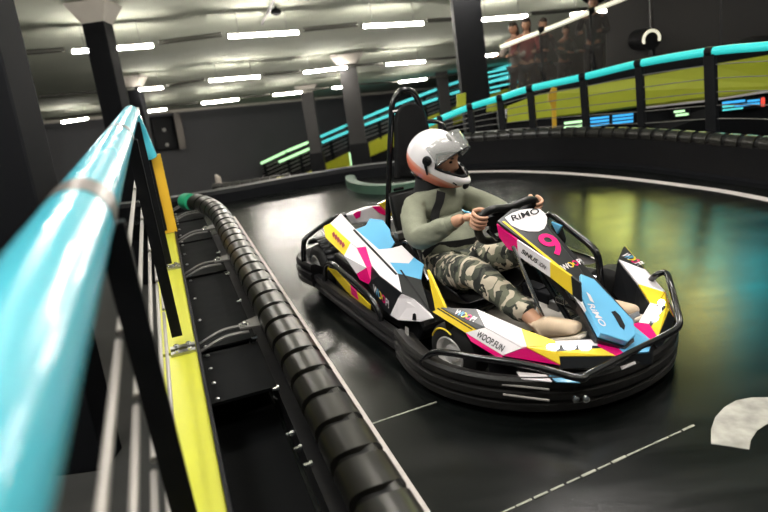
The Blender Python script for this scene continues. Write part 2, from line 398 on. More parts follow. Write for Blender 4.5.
# ------------------------------------------------------------------ columns
def column(x, y, w, label, depth=None, m='column', name='concrete_column', wrap=None, cap=False, dw=None, extra=None):
    if depth is None: top = fromB(bceil(x, y))
    else:
        p = py(x, y, depth); b = (p-CAM); top = p+UB*(HC-(b@UB))
    L = HC-GZ; base = top-UB*L; dw = dw or w
    r = empty(name, base, 0, label, 'column', 'columns of the hall')
    o = base
    mb = MB().box(UB*L/2, (w, dw, L), m, CAX); mb.build('shaft', r, bevel=.012)
    if cap:
        c1 = .5*w; c2 = .95*w; mb = MB(); t = UB*L
        lo = [t-UB*.32+XC*c1*i+YC*c1*j for i, j in ((-1, -1), (1, -1), (1, 1), (-1, 1))]; hi = [t-UB*.02+XC*c2*i+YC*c2*j for i, j in ((-1, -1), (1, -1), (1, 1), (-1, 1))]
        mb.add(lo+hi, [(0, 1, 2, 3), (4, 5, 6, 7), (0, 1, 5, 4), (1, 2, 6, 5), (2, 3, 7, 6), (3, 0, 4, 7)], 'capital'); tag(mb.build('capital', r), 'pale flared capital')
    if wrap:
        hw, = wrap; p = hw
        d = ray(*p); t = ((top-CAM)@YC)/(d@YC); q = CAM+t*d; hh = (q-base)@UB
        mb = MB().box(UB*hh/2, (w*1.18, dw*1.18, hh), 'blackpaint', CAX); tag(mb.build('padded_sleeve', r, bevel=.02), 'black padded sleeve round the foot')
    if extra: extra(r, L, w, dw)
    return r
def bolts(r, L, w, dw):
    for k in range(4):
        MB().lathe(UB*(L-.7-.45*k)+XC*(.08-w/2+.15*(k % 2))-YC*(dw/2), -YC, [(0, .016), (.012, .016), (.016, .009)], 'steel', 10).build('bolt', r)
lc = py(30, 60, 3.6)
column(-38, 60, .66, 'nearest dark column at the left edge behind the blue handrail', depth=4.0, dw=.30, extra=bolts)
column(93, 4, .36, 'dark column rising behind the far end of the blue handrail', cap=True)
column(132, 76, .36, 'small far dark column just right of the column behind the handrail end', cap=True)
column(306, 86, .55, 'dark column left of the pale flared column, foot by the lime ramp', cap=True, wrap=((322, 152),), m='columngrey')
def greenstrip(r, L, w, dw):
    MB().box(UB*(L-3.35)-XC*w*.60-YC*dw*.6, (.04, .04, .5), 'greenled', CAX).build('green_light_strip', r)
column(346, 55, .56, 'dark column with pale flared capital left of the roll hoop', cap=True, wrap=((368, 142),), extra=greenstrip, m='columngrey')
column(441, 72, .56, 'stubby dark column between the roll hoop and the largest column', m='columngrey')
column(468, 30, .46, 'large dark column standing behind the helmet and turquoise handrail', depth=10.6, dw=.30)

# ------------------------------------------------------------------ ceiling lights
LIGHTS = [((72, 49), (152, 43)), ((228, 34), (297, 30)), ((363, 24), (422, 21)), ((478, 18), (526, 14)), ((139, 88), (162, 86)), ((209, 79), (259, 75)), ((304, 71), (346, 66)), ((386, 63), (424, 60)), ((481, 55), (497, 53)),
          ((202, 102), (238, 98)), ((273, 94), (301, 91)), ((332, 87), (352, 85)), ((399, 81), (426, 78)), ((148, 110), (166, 108)), ((62, 121), (88, 117)), ((570, 13), (606, 9))]
LN = ['long ceiling light at upper left between the two left columns', 'long ceiling light left of the hanging camera', 'long ceiling light above the roll hoop', 'ceiling light right of the largest column', 'short ceiling light just right of the small far column',
      'ceiling light in the second row left of the flared column', 'ceiling light just left of the flared capital', 'ceiling light right of the flared column', 'small ceiling light between the largest column and the spectators',
      'far ceiling light above the wall speaker', 'far ceiling light above the column with the lime ramp at its foot', 'small far ceiling light beside the shaft of the flared column', 'far ceiling light left of the stubby column', 'faint far light behind the end of the blue handrail', 'far ceiling light right of the nearest column', 'ceiling light behind the spectators at the white handrail']
def fixture(a, b, label, group='fluorescent ceiling lights'):
    pa, pb = a*VX+b[0]*0, None
def ceiling_light(B0, B1, label):
    c = (B0+B1)/2; L = np.linalg.norm(B1-B0); d = unit(B1-B0); n = np.array([-d[1], d[0], 0]); D = d[0]*VX+d[1]*VY; N_ = n[0]*VX+n[1]*VY
    r = empty('fluorescent_light', fromB((c[0], c[1], HL)), 0, label, 'ceiling light', 'fluorescent ceiling lights'); A = np.array([D, N_, UB])
    MB().box(-UB*.0, (L+.06, .07, .03), 'housing', A).build('housing', r)
    MB().tube([D*(-L/2)-UB*.05, D*(L/2)-UB*.05], .032, 'tube', 10).build('tube', r, smooth=True)
    for s in (-1, 1): MB().tube([D*s*L*.35, D*s*L*.35+UB*(HC-HL)], .006, 'housing', 6).build('hanger', r)
    for s in (-1, 1): MB().box(D*s*(L/2+.02)-UB*.05, (.03, .09, .08), 'housing', A).build('end_cap', r)
    return r
for (a, b), n in zip(LIGHTS, LN):
    ceiling_light(bceil(*a, h=HL), bceil(*b, h=HL), n)
# extra ceiling lights, added overhead and behind the camera for brightness
r1 = bceil(262, 32, HL); k = 0
for i, (dx, dy) in enumerate([(-3.2, -4.2), (0, -4.2), (3.2, -4.2), (-6.0, -8.4), (-2.8, -8.4), (-6.6, -12.2), (-3.4, -12.2), (-.2, -12.2), (3.0, -12.2)]):
    c = r1+np.array([dx-1.5, dy, 0]); 
    ceiling_light(c-np.array([.75, 0, 0]), c+np.array([.75, 0, 0]), 'extra ceiling light added out of view above the near track')
# conduits that join the lights of a row
for row in ([0, 1, 2, 3], [4, 5, 6, 7, 8], [9, 10, 11, 12]):
    pts = [(bceil(*LIGHTS[i][0])+bceil(*LIGHTS[i][1]))/2 for i in row]; mb = MB()
    pts = [pts[0]-(pts[1]-pts[0])]+pts+[pts[-1]+(pts[-1]-pts[-2])]
    ends = [(bceil(*LIGHTS[i][0], h=HL+.03), bceil(*LIGHTS[i][1], h=HL+.03)) for i in row]; g_ = .12*unit(ends[0][1]-ends[0][0])
    q0 = [ends[0][0]-8*(ends[0][1]-ends[0][0])*.5]+[e_[1]+g_ for e_ in ends]; q1 = [e_[0]-g_ for e_ in ends]+[ends[-1][1]+3*(ends[-1][1]-ends[-1][0])]
    for u_, v_ in zip(q0, q1): mb.tube([fromB(u_), fromB(v_)], .045, 'conduit', 6)
    struct(mb, 'trim_%d' % (6+row[0]))

# ------------------------------------------------------------------ LEFT HANDRAIL
LA = np.array([DL, NL, [0, 0, 1]])
rz = llat(52, 274, -.13)[2]; RAILR = .0475
rail = empty('railing', fromL(0, -.13, 0), 0, 'turquoise topped railing running away from the lower left corner', 'railing')
org = fromL(0, -.13, 0)
E_ = 4.6; PE = 6.6
def railsec(pts, name='handrail', m='turq', r=RAILR, n=28):
    MB().tube([fromL(*p)-org for p in pts], r, m, n).build(name, rail, smooth=True)
ringa = llat(80, 214, -.13)[0]
joints = [-.5, ringa, ringa*2.4, E_-.35]
for a, b in zip(joints[:-1], joints[1:]):
    railsec([(a+.022, -.13, rz), (b-.022, -.13, rz)])
bend = [np.array([E_-.33, -.13, rz])]+[np.array([E_-.33+.3*math.sin(t), -.13+.05*(1-math.cos(t)), rz-.3*(1-math.cos(t))]) for t in np.linspace(.1, PI/2, 8)]+[np.array([E_-.02, -.075, .83])]
MB().tube([fromL(*p)-org for p in bend], RAILR*.9, 'turq', 20).build('handrail', rail, smooth=True)
for a in joints[1:3]:
    tag(MB().tube([fromL(a-.052, -.13, rz)-org, fromL(a+.052, -.13, rz)-org], RAILR*1.03, 'ringgrey', 28).build('coupling_ring', rail, smooth=True), 'grey metal coupling ring on the handrail')
MB().box(fromL(3.0, -.13, rz-RAILR-.012)-org, (7, .03, .022), 'rod', LA).build('rail_underbar', rail)
posts = [1.02, 2.55, 3.7, E_]
for a in posts:
    f = fromL(a, -.1, .28)-org; t = fromL(a, -.1, rz-.03)-org
    MB().prism([f+NL*.022, f-NL*.022, t-NL*.022, t+NL*.022], DL*.02, 'blackpaint').build('post', rail)
for zz in (.925, .80, .665, .53, .40):
    z_ = zz+rz-1.15
    pr = [-.45]+posts
    for a, b in zip(pr[:-1], pr[1:]): MB().tube([fromL(a+.03, -.13, z_)-org, fromL(b-.01, -.13, z_)-org], .0065, 'rod', 8).build('rod', rail, smooth=True)
plj = [.55]+sorted([float(pz(178, 352, .25)@DL), float(pz(172, 268, .25)@DL), float(pz(169, 232, .25)@DL), float(pz(166, 205, .25)@DL)])+[PE]
for a, b in zip(plj[:-1], plj[1:]):
    mb = MB().box(fromL((a+b)/2, -.104, .235)-org, (b-a-.03, .143, .03), 'limeplank', LA); tag(mb.build('toe_board', rail, bevel=.004), 'lime yellow toe board')
    MB().box(fromL((a+b)/2, -.026, .20)-org, (b-a, .012, .12), 'blackpaint', LA).build('toe_board_flange', rail)
for a in plj[1:-1]:
    for s in (-1, 1):
        mb = MB().box(fromL(a+.028*s, -.085, .256)-org, (.03, .10, .012), 'steel', LA)
        for l in (-.11, -.06): mb.lathe(fromL(a+.028*s, l, .262)-org, (0, 0, 1), [(0, .011), (.009, .011), (.012, .006)], 'chrome', 8)
        mb.build('clamp_plate', rail)
tag(MB().box(fromL(E_+.03, -.06, .545)-org, (.03, .10, .58), 'amber', LA).build('end_board', rail), 'amber yellow end board')
# lower structure that carries the rail: black stringer on legs down to the hall floor
MB().box(fromL(3.0, -.10, .10)-org, (7.0, .06, .2), 'blackpaint', LA).build('stringer', rail)
for a in (.6, 2.6, 4.5, 6.4):
    p = fromL(a, -.1, 0); g = fromB((0, 0, GZ)); hgt = (p-g)@UB/UB[2]
    MB().box(p-org-np.array([0, 0, hgt/2]), (.06, .06, hgt), 'blackpaint', LA).build('leg', rail)

# ------------------------------------------------------------------ LEFT BARRIER
def barrel(mb, path, step, r, gap, m, core, side=False):
    """one continuous roll with grooves; on the left barrier the grooves are deep at the sides and run out on the crown"""
    P = resample(path, step); n = 24; rings = []; tops = []
    for i in range(len(P)-1):
        a, b = P[i], P[i+1]; t = unit(b-a); o = unit(np.array([t[1], -t[0], 0])); L = np.linalg.norm(b-a)
        for s, g in ((gap*.5, 0), (gap*.5+.004, 0), (L*.5, 0), (L-gap*.5-.004, 0), (L-gap*.5, 0), (L-gap*.5+.002, 1), (L+gap*.5-.002, 1)):
            if i == len(P)-2 and g: continue
            row = []
            for k in range(n):
                an = 2*PI*k/n; ca, sa = math.cos(an), math.sin(an)
                w_ = 1.0 if not side else min(1, max(0, (abs((an-1.05+PI) % (2*PI)-PI)-.16)/.25))
                slant = (.045*max(0, sa)**2 if side else 0)
                rr = r*(1-(.22 if side else .26)*w_*g); row.append(a+t*(s-slant)+o*rr*ca+np.array([0, 0, rr*sa]))
            rings.append(row); tops.append(g)
    vs = [v for R_ in rings for v in R_]; A = []; B = []
    for i in range(len(rings)-1):
        for k in range(n):
            f = (i*n+k, i*n+(k+1) % n, (i+1)*n+(k+1) % n, (i+1)*n+k); an = 2*PI*(k+.5)/n
            (B if (tops[i] and tops[i+1] and (not side or abs((an-1.05+PI) % (2*PI)-PI) > .3)) else A).append(f)
    A += [tuple(range(n))[::-1], tuple((len(rings)-1)*n+k for k in range(n))]
    o0 = len(mb.v); mb.v += [tuple(map(float, v)) for v in vs]
    for F_, mm in ((A, m), (B, core)):
        q = mb.mi(mm)
        for f in F_: mb.f.append([o0+j for j in f]); mb.m.append(q)
def barrel_old(mb, path, step, r, gap, m, core, flat=1.0, squash=1.0):
    P = resample(path, step)
    for a, b in zip(P[:-1], P[1:]):
        t = unit(b-a); L = np.linalg.norm(b-a)-gap; o = unit(np.array([t[1], -t[0], 0])); n = 16; vs = []; fs = []
        for s, q in ((0, r*.86), (.001, r*.965), (.007, r), (L-.007, r), (L-.001, r*.965), (L, r*.86)):
            for k in range(n):
                an = 2*PI*k/n; ca, sa = math.cos(an), math.sin(an)
                # ribbed crown: three shallow flats along the top
                rr = q*(1+.012*math.cos(an*12))
                vs.append(a+t*s+o*rr*ca*squash+np.array([0, 0, rr*sa]))
        for i in range(5):
            for k in range(n): fs.append((i*n+k, i*n+(k+1) % n, (i+1)*n+(k+1) % n, (i+1)*n+k))
        fs += [tuple(range(n))[::-1], tuple(5*n+k for k in range(n))]
        mb.add(vs, fs, m)
    mb.tube(P, r*.84, core, 12)
bar = empty('track_barrier', fromL(0, .33, 0), 0, 'black ribbed safety barrier running from lower centre along the left of the track', 'barrier')
bo = fromL(0, .33, 0)
TZ = .275
barpath = [fromL(a, .33, TZ)-bo for a in np.linspace(.35, 4.7, 30)]+[fromL(4.7+.9*math.sin(t)*1.1, .33-.32*(1-math.cos(t)), TZ)-bo for t in np.linspace(.1, 1.2, 8)]
mb = MB(); barrel(mb, barpath, .168, .079, .036, 'barrier', 'rubber', side=True); mb.build('ribbed_roll', bar, smooth=True, angle=28)
e0 = barpath[-1]; t = unit(barpath[-1]-barpath[-2])
tag(MB().lathe(e0-t*.05, t, [(0, .074), (.08, .074), (.12, .055), (.135, .02)], 'green', 20).build('end_cap', bar, smooth=True), 'green end cap')
MB().box(fromL(2.6, .385, .115)-bo, (4.5, .018, .23), 'blackplastic', LA).build('track_side_skirt', bar)
MB().box(fromL(2.6, .305, .06)-bo, (4.5, .14, .12), 'blackplastic', LA).build('base_rail', bar)
brs = [float(pz(x, y, .2)@DL) for x, y in ((252, 332), (230, 264), (222, 231), (213, 212), (209, 203))]
for a in brs:
    mb = MB(); z = .235
    mb.prism([fromL(a-.03, .165, z)-bo, fromL(a+.03, .165, z)-bo, fromL(a+.075, .30, z+.01)-bo, fromL(a-.075, .30, z+.01)-bo], (0, 0, .008), 'greysteel')
    mb.lathe(fromL(a, .19, z+.008)-bo, (0, 0, 1), [(0, .022), (.003, .022), (.004, .012), (.014, .012), (.017, .007)], 'chrome', 12); mb.build('bracket', bar)
    for s in (-.05, .03):
        p0 = fromL(a+s, -.018, .19)-bo; p1 = fromL(a+s*1.0, .20, .228)-bo; mid = (p0+p1)/2+np.array([0, 0, .02])
        mb = MB(); path = smoothpath([p0, mid, p1], 6); mb.sweep(path, [(-.012, -.003), (-.012, .003), (.012, .003), (.012, -.003)], 'greysteel'); mb.build('strap', bar)
for i in range(24):
    a = .55+i*.17
    mb = MB(); mb.lathe(fromL(a, .235, .17-.05*(i % 3))-bo, -NL, [(0, .012), (.01, .012), (.01, .007), (.024, .007), (.028, .004)], 'chrome', 8); mb.build('bolt', bar)
pb = [float(pz(225, 404, .16)@DL)]+brs
for a, b in zip(pb[:-1], pb[1:]):
    mb = MB().box(fromL((a+b)/2, .105, .155)-bo, (b-a-.05, .25, .012), 'rubbersheet', LA)
    for k in range(4): mb.lathe(fromL(a+.05+(b-a-.1)*k/3, .005, .161)-bo, (0, 0, 1), [(0, .010), (.004, .009), (.007, .004)], 'steel', 8)
    mb.build('rubber_sheet', bar)
MB().box(fromL(2.8, .10, -.03)-bo, (6.4, .27, .03), 'rubbersheet', LA).build('walk_board', bar)

# ------------------------------------------------------------------ FAR BARRIER
fb = empty('track_barrier', (2.6, 5.9, 0), 0, 'black ribbed safety barrier round the outer bend behind the kart', 'barrier'); fo = np.array([2.6, 5.9, 0])
fpath = smoothpath([(x, y, 0) for x, y in FARP[:13]], 6)
def off(path, d):
    out = []
    for i, p in enumerate(path):
        t = unit(path[min(i+1, len(path)-1)]-path[max(i-1, 0)]); out.append(p+np.array([t[1], -t[0], 0])*d)
    return out
mb = MB(); barrel(mb, [p-fo+np.array([0, 0, .335]) for p in off(fpath, .06)], .145, .069, .046, 'barrier', 'rubber'); mb.build('ribbed_roll', fb, smooth=True, angle=28)
mb = MB(); mb.sweep([p-fo for p in fpath], [(0, .0), (0, .31), (.03, .31), (.03, .0)], 'blackplastic'); mb.build('skirt', fb, smooth=True)
mb = MB(); mb.sweep([p-fo for p in off(fpath, -.04)], [(0, .0), (0, .035), (.04, .05), (.04, .0)], 'blackpaint'); mb.build('kick_strip', fb, smooth=True)
lp = smoothpath([(x, y, 0) for x, y in FARP[12:]], 6)
kb = MB(); kb.sweep(lp, [(0, 0), (0, .10), (.03, .14), (.16, .14), (.16, 0)], 'blackpaint'); tag(kb.build('kerb_barrier', smooth=True), 'low black kerb barrier at the far left end of the track', 'barrier')
# rounded bumper round the foot of the flared column
cb = smoothpath([(.62*math.cos(t)+.18, 7.12-.62*math.sin(t), 0) for t in np.linspace(-.1, PI+.1, 14)], 3); cb = [np.array([p[0]*.72+.10, p[1]-.42, 0]) for p in cb]
mb = MB(); mb.sweep(cb[::-1], [(0, 0), (0, .06), (.02, .09), (.07, .10), (.12, .09), (.12, 0)], 'greenlit'); tag(mb.build('round_bumper', smooth=True), 'rounded dark rubber bumper with green light in its colour at the foot of the flared column', 'bumper')

# ------------------------------------------------------------------ RIGHT RAILING
rr = empty('railing', (2.9, 5.9, 0), 0, 'black post railing with turquoise handrail behind the outer barrier', 'railing'); ro = np.array([2.9, 5.9, 0])
RP = [(900, 36, 3.6), (800, 43, 4.6), (768, 46, 4.95), (710, 51.5, 5.4), (639, 63.5, 6.05), (583, 77, 6.5), (530, 88.5, 6.85), (500, 98, 7.05), (470, 107, 7.2), (440, 119, 7.3), (418, 129, 7.35)]
rpts = [py(x, y, Y)-ro for x, y, Y in RP]
top = smoothpath(rpts, 8)
MB().tube(top, .036, 'turqlit', 16).build('handrail', rr, smooth=True)
def railpost(i, r=.03):
    p = rpts[i]; d = UB if i < 3 else UB; b = p-UB*((p[2]+.02)/UB[2])
    mb = MB(); t = unit((rpts[i+1]-rpts[i-1])*[1, 1, 0]); n = np.array([t[1], -t[0], 0])
    A = np.array([t, n, UB]); L = np.linalg.norm(p-b); mb.box((p+b)/2, (r*2, .05, L), 'blackpaint', A); mb.tube([p-t*.035, p+t*.035], .042, 'blackpaint', 14); mb.build('post', rr, bevel=.004)
for i in range(3, 10): railpost(i, .05 if i == 3 else .036)
for k in range(1, 6):
    ln = smoothpath([p-UB*(.115*k)*min(1, (p[2]-.3)/.7) for p in rpts], 6)
    MB().tube(ln, .0045, 'wire', 6).build('wire', rr, smooth=True)

# ------------------------------------------------------------------ LIME RAMP BEHIND THE RIGHT RAILING
def board(px, Yfun, thick, m, mb=None):
    mb = mb or MB(); P = [py(x, y, Yfun(x)) for x, y in px]; mb.prism(P, (0, thick, 0), m); return mb
Yr = lambda x: 9.6-(x-500)*.0055
ramp = empty('kart_ramp', py(640, 130, 9), 0, 'lime green faced kart ramp crossing behind the turquoise railing', 'ramp'); rmo = py(640, 130, 9)
def bpart(name, px, m, dY=0, thick=.05, Yf=Yr, par=ramp, lab=None):
    P = [py(x, y, Yf(x)+dY)-np.array(par.location) for x, y in px]; o = MB().prism(P, (0, thick, 0), m).build(name, par)
    if lab: tag(o, lab)
    return o
bpart('fascia', [(508, 106), (540, 94), (583, 86), (640, 77), (710, 65), (800, 50), (800, 85), (710, 99), (640, 107), (583, 114), (540, 118), (508, 123)], 'limeb', lab='lime green fascia board')
bpart('edge_strip', [(640, 107.5), (710, 99.5), (800, 85.5), (800, 87.5), (710, 101.5), (640, 109)], 'white', dY=-.03, lab='white edge strip')
bpart('under_panel', [(500, 123), (583, 113), (640, 107), (710, 98), (800, 84), (800, 190), (500, 190)], 'blackpaint', dY=.12)
bpart('deck_edge', [(495, 101), (540, 88), (600, 75), (700, 55), (800, 33), (800, 50), (710, 65), (640, 77), (583, 86), (540, 94), (508, 106)], 'blackpaint', dY=.02, thick=.6)
for px in ([(457, 95), (466, 93), (466, 105), (457, 108)], [(487, 99), (498, 96), (498, 110), (487, 112)], [(500, 101), (511, 103), (515, 107), (500, 110)]):
    bpart('fascia', px, 'limeb', dY=.35, lab='small lime board by the ramp end')
# screens under the ramp
def screen(x0, y0, x1, y1, rows, m, label, dY=.02, name='lap_screen'):
    c = [(x0, y0), (x1, y0-(x1-x0)*.11), (x1, y1-(x1-x0)*.11), (x0, y1)]
    P = [py(x, y, Yr(x)+dY) for x, y in c]; root = empty(name, P[3], 0, label, 'screen', 'screens under the lime ramp'); o = P[3]
    MB().prism([p-o for p in P], (0, .05, 0), 'blackgloss').build('casing', root)
    mb = MB()
    for r_ in rows:
        a, b, ya, yb, mm = r_; q = []
        for u, v in ((a, ya), (b, ya), (b, yb), (a, yb)):
            q.append((1-v)*((1-u)*P[0]+u*P[1])+v*((1-u)*P[3]+u*P[2])-o)
        mb.prism([p-np.array([0, .006, 0]) for p in q], (0, .004, 0), mm)
    mb.build('lit_bars', root)
screen(588, 117, 634, 128, [(.04, .46, .1, .28, 'blueled'), (.54, .98, .1, .28, 'blueled'), (.04, .46, .4, .58, 'blueled'), (.54, .98, .4, .58, 'blueled'), (.04, .46, .72, .9, 'blueled'), (.54, .98, .72, .9, 'blueled')], 'x', 'blue barred screen under the ramp left of the second post')
screen(562, 121, 584, 130, [(.1, .9, .15, .4, 'greenled'), (.1, .9, .6, .85, 'greenled')], 'x', 'green barred screen under the ramp beside the yellow strap')
screen(721, 101, 765, 112, [(.03, .55, .1, .3, 'blueled'), (.6, .88, .2, .38, 'blueled'), (.03, .3, .45, .62, 'cyanled'), (.32, .88, .5, .68, 'blueled'), (.03, .5, .78, .92, 'cyanled'), (.91, .99, .1, .9, 'redled')], 'x', 'blue barred screen with red figures at the right edge')
screen(672, 110, 690, 118, [(.1, .7, .15, .4, 'greenled'), (.2, .9, .6, .85, 'greenled')], 'x', 'small green barred screen left of the nearest railing post')
# yellow strap
mb = MB(); ys = [py(x, y, 6.95) for x, y in ((548, 96), (553, 87), (557, 88), (556, 105), (557, 133), (553, 133), (552, 108))]
mb.prism(ys, (0, .02, 0), 'amber'); mb.box(py(551, 97, 6.93), (.06, .03, .1), 'amber'); tag(mb.build('strap'), 'yellow strap hanging from the turquoise railing', 'strap')

# ------------------------------------------------------------------ SPECTATOR PLATFORM ABOVE
Yp = lambda x: 11.2-(x-508)*.004
plat = empty('viewing_platform', py(600, 100, 11), 0, 'raised platform with glass balustrade and white lit handrail for spectators', 'platform')
po = np.array(plat.location)
hp = [(500, 47.5), (540, 32), (590, 12), (640, -8), (700, -30), (800, -62)]
P = [py(x, y, Yp(x))-po for x, y in hp]
MB().tube(P, .036, 'whiteled', 12).build('handrail', plat, smooth=True)
for x, y in ((541, 31), (591, 11.5), (650, -12)):
    p = py(x, y, Yp(x))-po; q = py(x+6, y+88, Yp(x))-po
    mb = MB(); mb.tube([p+np.array([-.05, 0, .0]), p+np.array([.05, 0, .025])], .055, 'blackpaint', 12); mb.box((p+q)/2+np.array([0, .03, 0]), (.05, .05, np.linalg.norm(p-q)), 'blackpaint', CAX); mb.build('post', plat)
for (x0, y0), (x1, y1) in (((508, 48), (541, 34)), ((542, 34), (590, 15)), ((592, 14), (649, -8)), ((651, -9), (720, -33)), ((722, -34), (800, -60))):
    q = [py(x0, y0, Yp(x0)+.02)-po, py(x1, y1, Yp(x1)+.02)-po, py(x1, y1+96, Yp(x1)+.02)-po, py(x0, y0+80, Yp(x0)+.02)-po]
    MB().prism(q, (0, .012, 0), 'glass').build('glass_pane', plat)
fl = [(500, 120), (545, 112), (600, 96), (700, 66), (800, 34)]
f1 = [py(x, y, Yp(x)-.1) for x, y in fl]; f2 = [p+np.array([.3, 1.7, 0]) for p in f1]
mb = MB()
for i in range(len(f1)-1):
    a, b, c, d = f1[i]-po, f1[i+1]-po, f2[i+1]-po, f2[i]-po; dn = np.array([0, 0, -.25]); mb.add([a, b, c, d, a+dn, b+dn, c+dn, d+dn], [(0, 1, 2, 3), (4, 5, 6, 7), (0, 1, 5, 4), (1, 2, 6, 5), (2, 3, 7, 6), (3, 0, 4, 7)], 'blackpaint')
mb.build('deck', plat)
for x in (520, 640, 760):
    p = py(x, 100, Yp(x)+.9)-po; g = (p+po-fromB((0, 0, GZ)))@UB/UB[2]; MB().box(p-np.array([0, 0, g/2]), (.2, .2, g), 'blackpaint').build('leg', plat)
def plat_z(x, dY):  # deck height behind pixel column x
    xs = [f[0] for f in fl]; j = max(0, min(len(fl)-2, sum(1 for q in xs if q <= x)-1)); t = (x-xs[j])/(xs[j+1]-xs[j]); return float(f1[j][2]*(1-t)+f1[j+1][2]*t)
# ring lamp seen in the glass
lp_ = py(651, 39, 10.2)
mb = MB(); ring = [lp_+np.array([.13*math.cos(t), -.02, .13*math.sin(t)]) for t in np.linspace(-.3, 3.6, 18)]; 
rl = empty('ring_lamp', lp_-np.array([0, 0, .2]), 0, 'glowing ring lamp on the dark balustrade above the second railing post', 'lamp')
MB().tube([p-lp_+np.array([0, 0, .2]) for p in ring], .022, 'whiteled', 8).build('lit_ring', rl); MB().lathe((0, .0, .2), (0, 1, 0), [(0, .17), (.5, .17)], 'blackpaint', 20).build('back_plate', rl)

# ------------------------------------------------------------------ FAR LEFT RAMP WITH LIT HANDRAILS
Yl = lambda x: 32.0-(x-260)*.003
fr = empty('kart_ramp', py(340, 175, 13.5), 0, 'far kart ramp with twin lit handrails and lime face climbing past the columns', 'ramp')
lime = [(289, 183), (310, 179), (440, 129), (480, 112), (480, 98), (440, 116), (359, 146), (325, 165)]
bpart('fascia', [(287, 183), (327, 163), (359, 147), (388, 134), (440, 112), (520, 84), (520, 103), (440, 129), (388, 149), (359, 161), (327, 177), (292, 184)], 'lime', Yf=Yl, par=fr, lab='lime yellow fascia board')
bpart('under_panel', [(262, 185), (292, 183), (327, 176), (359, 160), (440, 128), (520, 102), (520, 200), (262, 215)], 'blackpaint', dY=.1, Yf=Yl, par=fr)
def lit(px, m, dY=0, r=.06, lab=None):
    pts = [py(x, y, Yl(x)+dY)-np.array(fr.location) for x, y in px]; tag(MB().tube(pts, r, m, 10).build('lit_handrail', fr, smooth=True), lab)
lit([(261, 163.5), (285, 152)], 'greenled', lab='pale green lit handrail'); lit([(286, 151.5), (309, 142)], 'greenled', lab='pale green lit handrail'); lit([(279, 162), (310, 148.5)], 'greenled', -.3, lab='pale green lit handrail')
lit([(320, 137), (345, 126)], 'cyanled', lab='cyan lit handrail'); lit([(346, 125.5), (398, 104), (440, 88)], 'cyanled', lab='cyan lit handrail'); lit([(322, 142.5), (358, 127.5), (400, 111), (442, 97)], 'cyanled', -.3, lab='cyan lit handrail')
lit([(442, 87), (520, 62)], 'cyanled', lab='cyan lit handrail'); lit([(444, 96), (520, 73)], 'cyanled', -.3, lab='cyan lit handrail')
for x, y, y2 in ((264, 163, 178), (287, 152, 173), (300, 153, 172), (309, 143, 166), (330, 135, 160), (347, 127, 152), (378, 114, 139), (400, 106, 130), (424, 96, 121), (440, 90, 115), (460, 84, 107)):
    p = py(x, y, Yl(x)+.02)-np.array(fr.location); q = py(x+3, y2, Yl(x)+.02)-np.array(fr.location); MB().tube([p, q], .08, 'blackpaint', 6).build('post', fr)
for k in range(5):
    pts = [py(x, y+5+4*k, Yl(x)+.05)-np.array(fr.location) for x, y in ((263, 163), (310, 142), (360, 119), (400, 104), (440, 89), (490, 73))]; MB().tube(pts, .022, 'rod', 5).build('wire', fr)
pts = [py(x, y, Yl(x)+.2)-np.array(fr.location) for x, y in ((263, 166), (310, 145), (360, 122), (440, 92), (500, 72), (500, 95), (440, 115), (360, 148), (290, 180), (263, 182))]
MB().prism(pts, (0, .02, 0), 'mesh').build('mesh_panel', fr)
# cyan rails behind the platform end
for k, (a, b) in enumerate([((484, 78), (521, 70)), ((486, 83), (521, 75.5)), ((484, 94), (500, 90.5)), ((490, 88), (522, 81)), ((486, 73), (520, 66))]):
    pa, pb = py(*a, 12.4), py(*b, 12.4); rt = tag(MB().tube([pa, pb], .017, 'cyanled', 8).build('light_rail'), ['upper cyan light rail seen right of the largest column', 'second cyan light rail down right of the largest column', 'short low cyan light rail right of the largest column', 'lowest long cyan light rail right of the largest column', 'topmost cyan light rail right of the largest column'][k], 'light rail', 'cyan light rails')
# ribbed barriers of the lower track
for (pxs, lab) in (([(212, 187, 9.6), (240, 184, 9.6), (275, 179, 9.6), (300, 174.5, 9.6)], 'upper of two thin ribbed barriers behind the left end of the track'), ([(216, 192, 9.0), (250, 187, 9.0), (280, 183, 9.0), (310, 178.5, 9.0), (330, 176, 9.0)], 'lower of two thin ribbed barriers behind the left end of the track')):
    pts = [py(*p) for p in pxs]; o_ = pts[0]; root = empty('track_barrier', o_, 0, lab, 'barrier')
    mb = MB(); barrel(mb, smoothpath([p-o_ for p in pts], 4), .16, .055, .03, 'barrier', 'rubber'); mb.build('ribbed_roll', root, smooth=True)
    mb = MB(); mb.sweep([p-o_-np.array([0, 0, .05]) for p in pts], [(0, 0), (.05, 0), (.05, -2.0), (0, -2.0)], 'blackpaint'); mb.build('skirt', root)
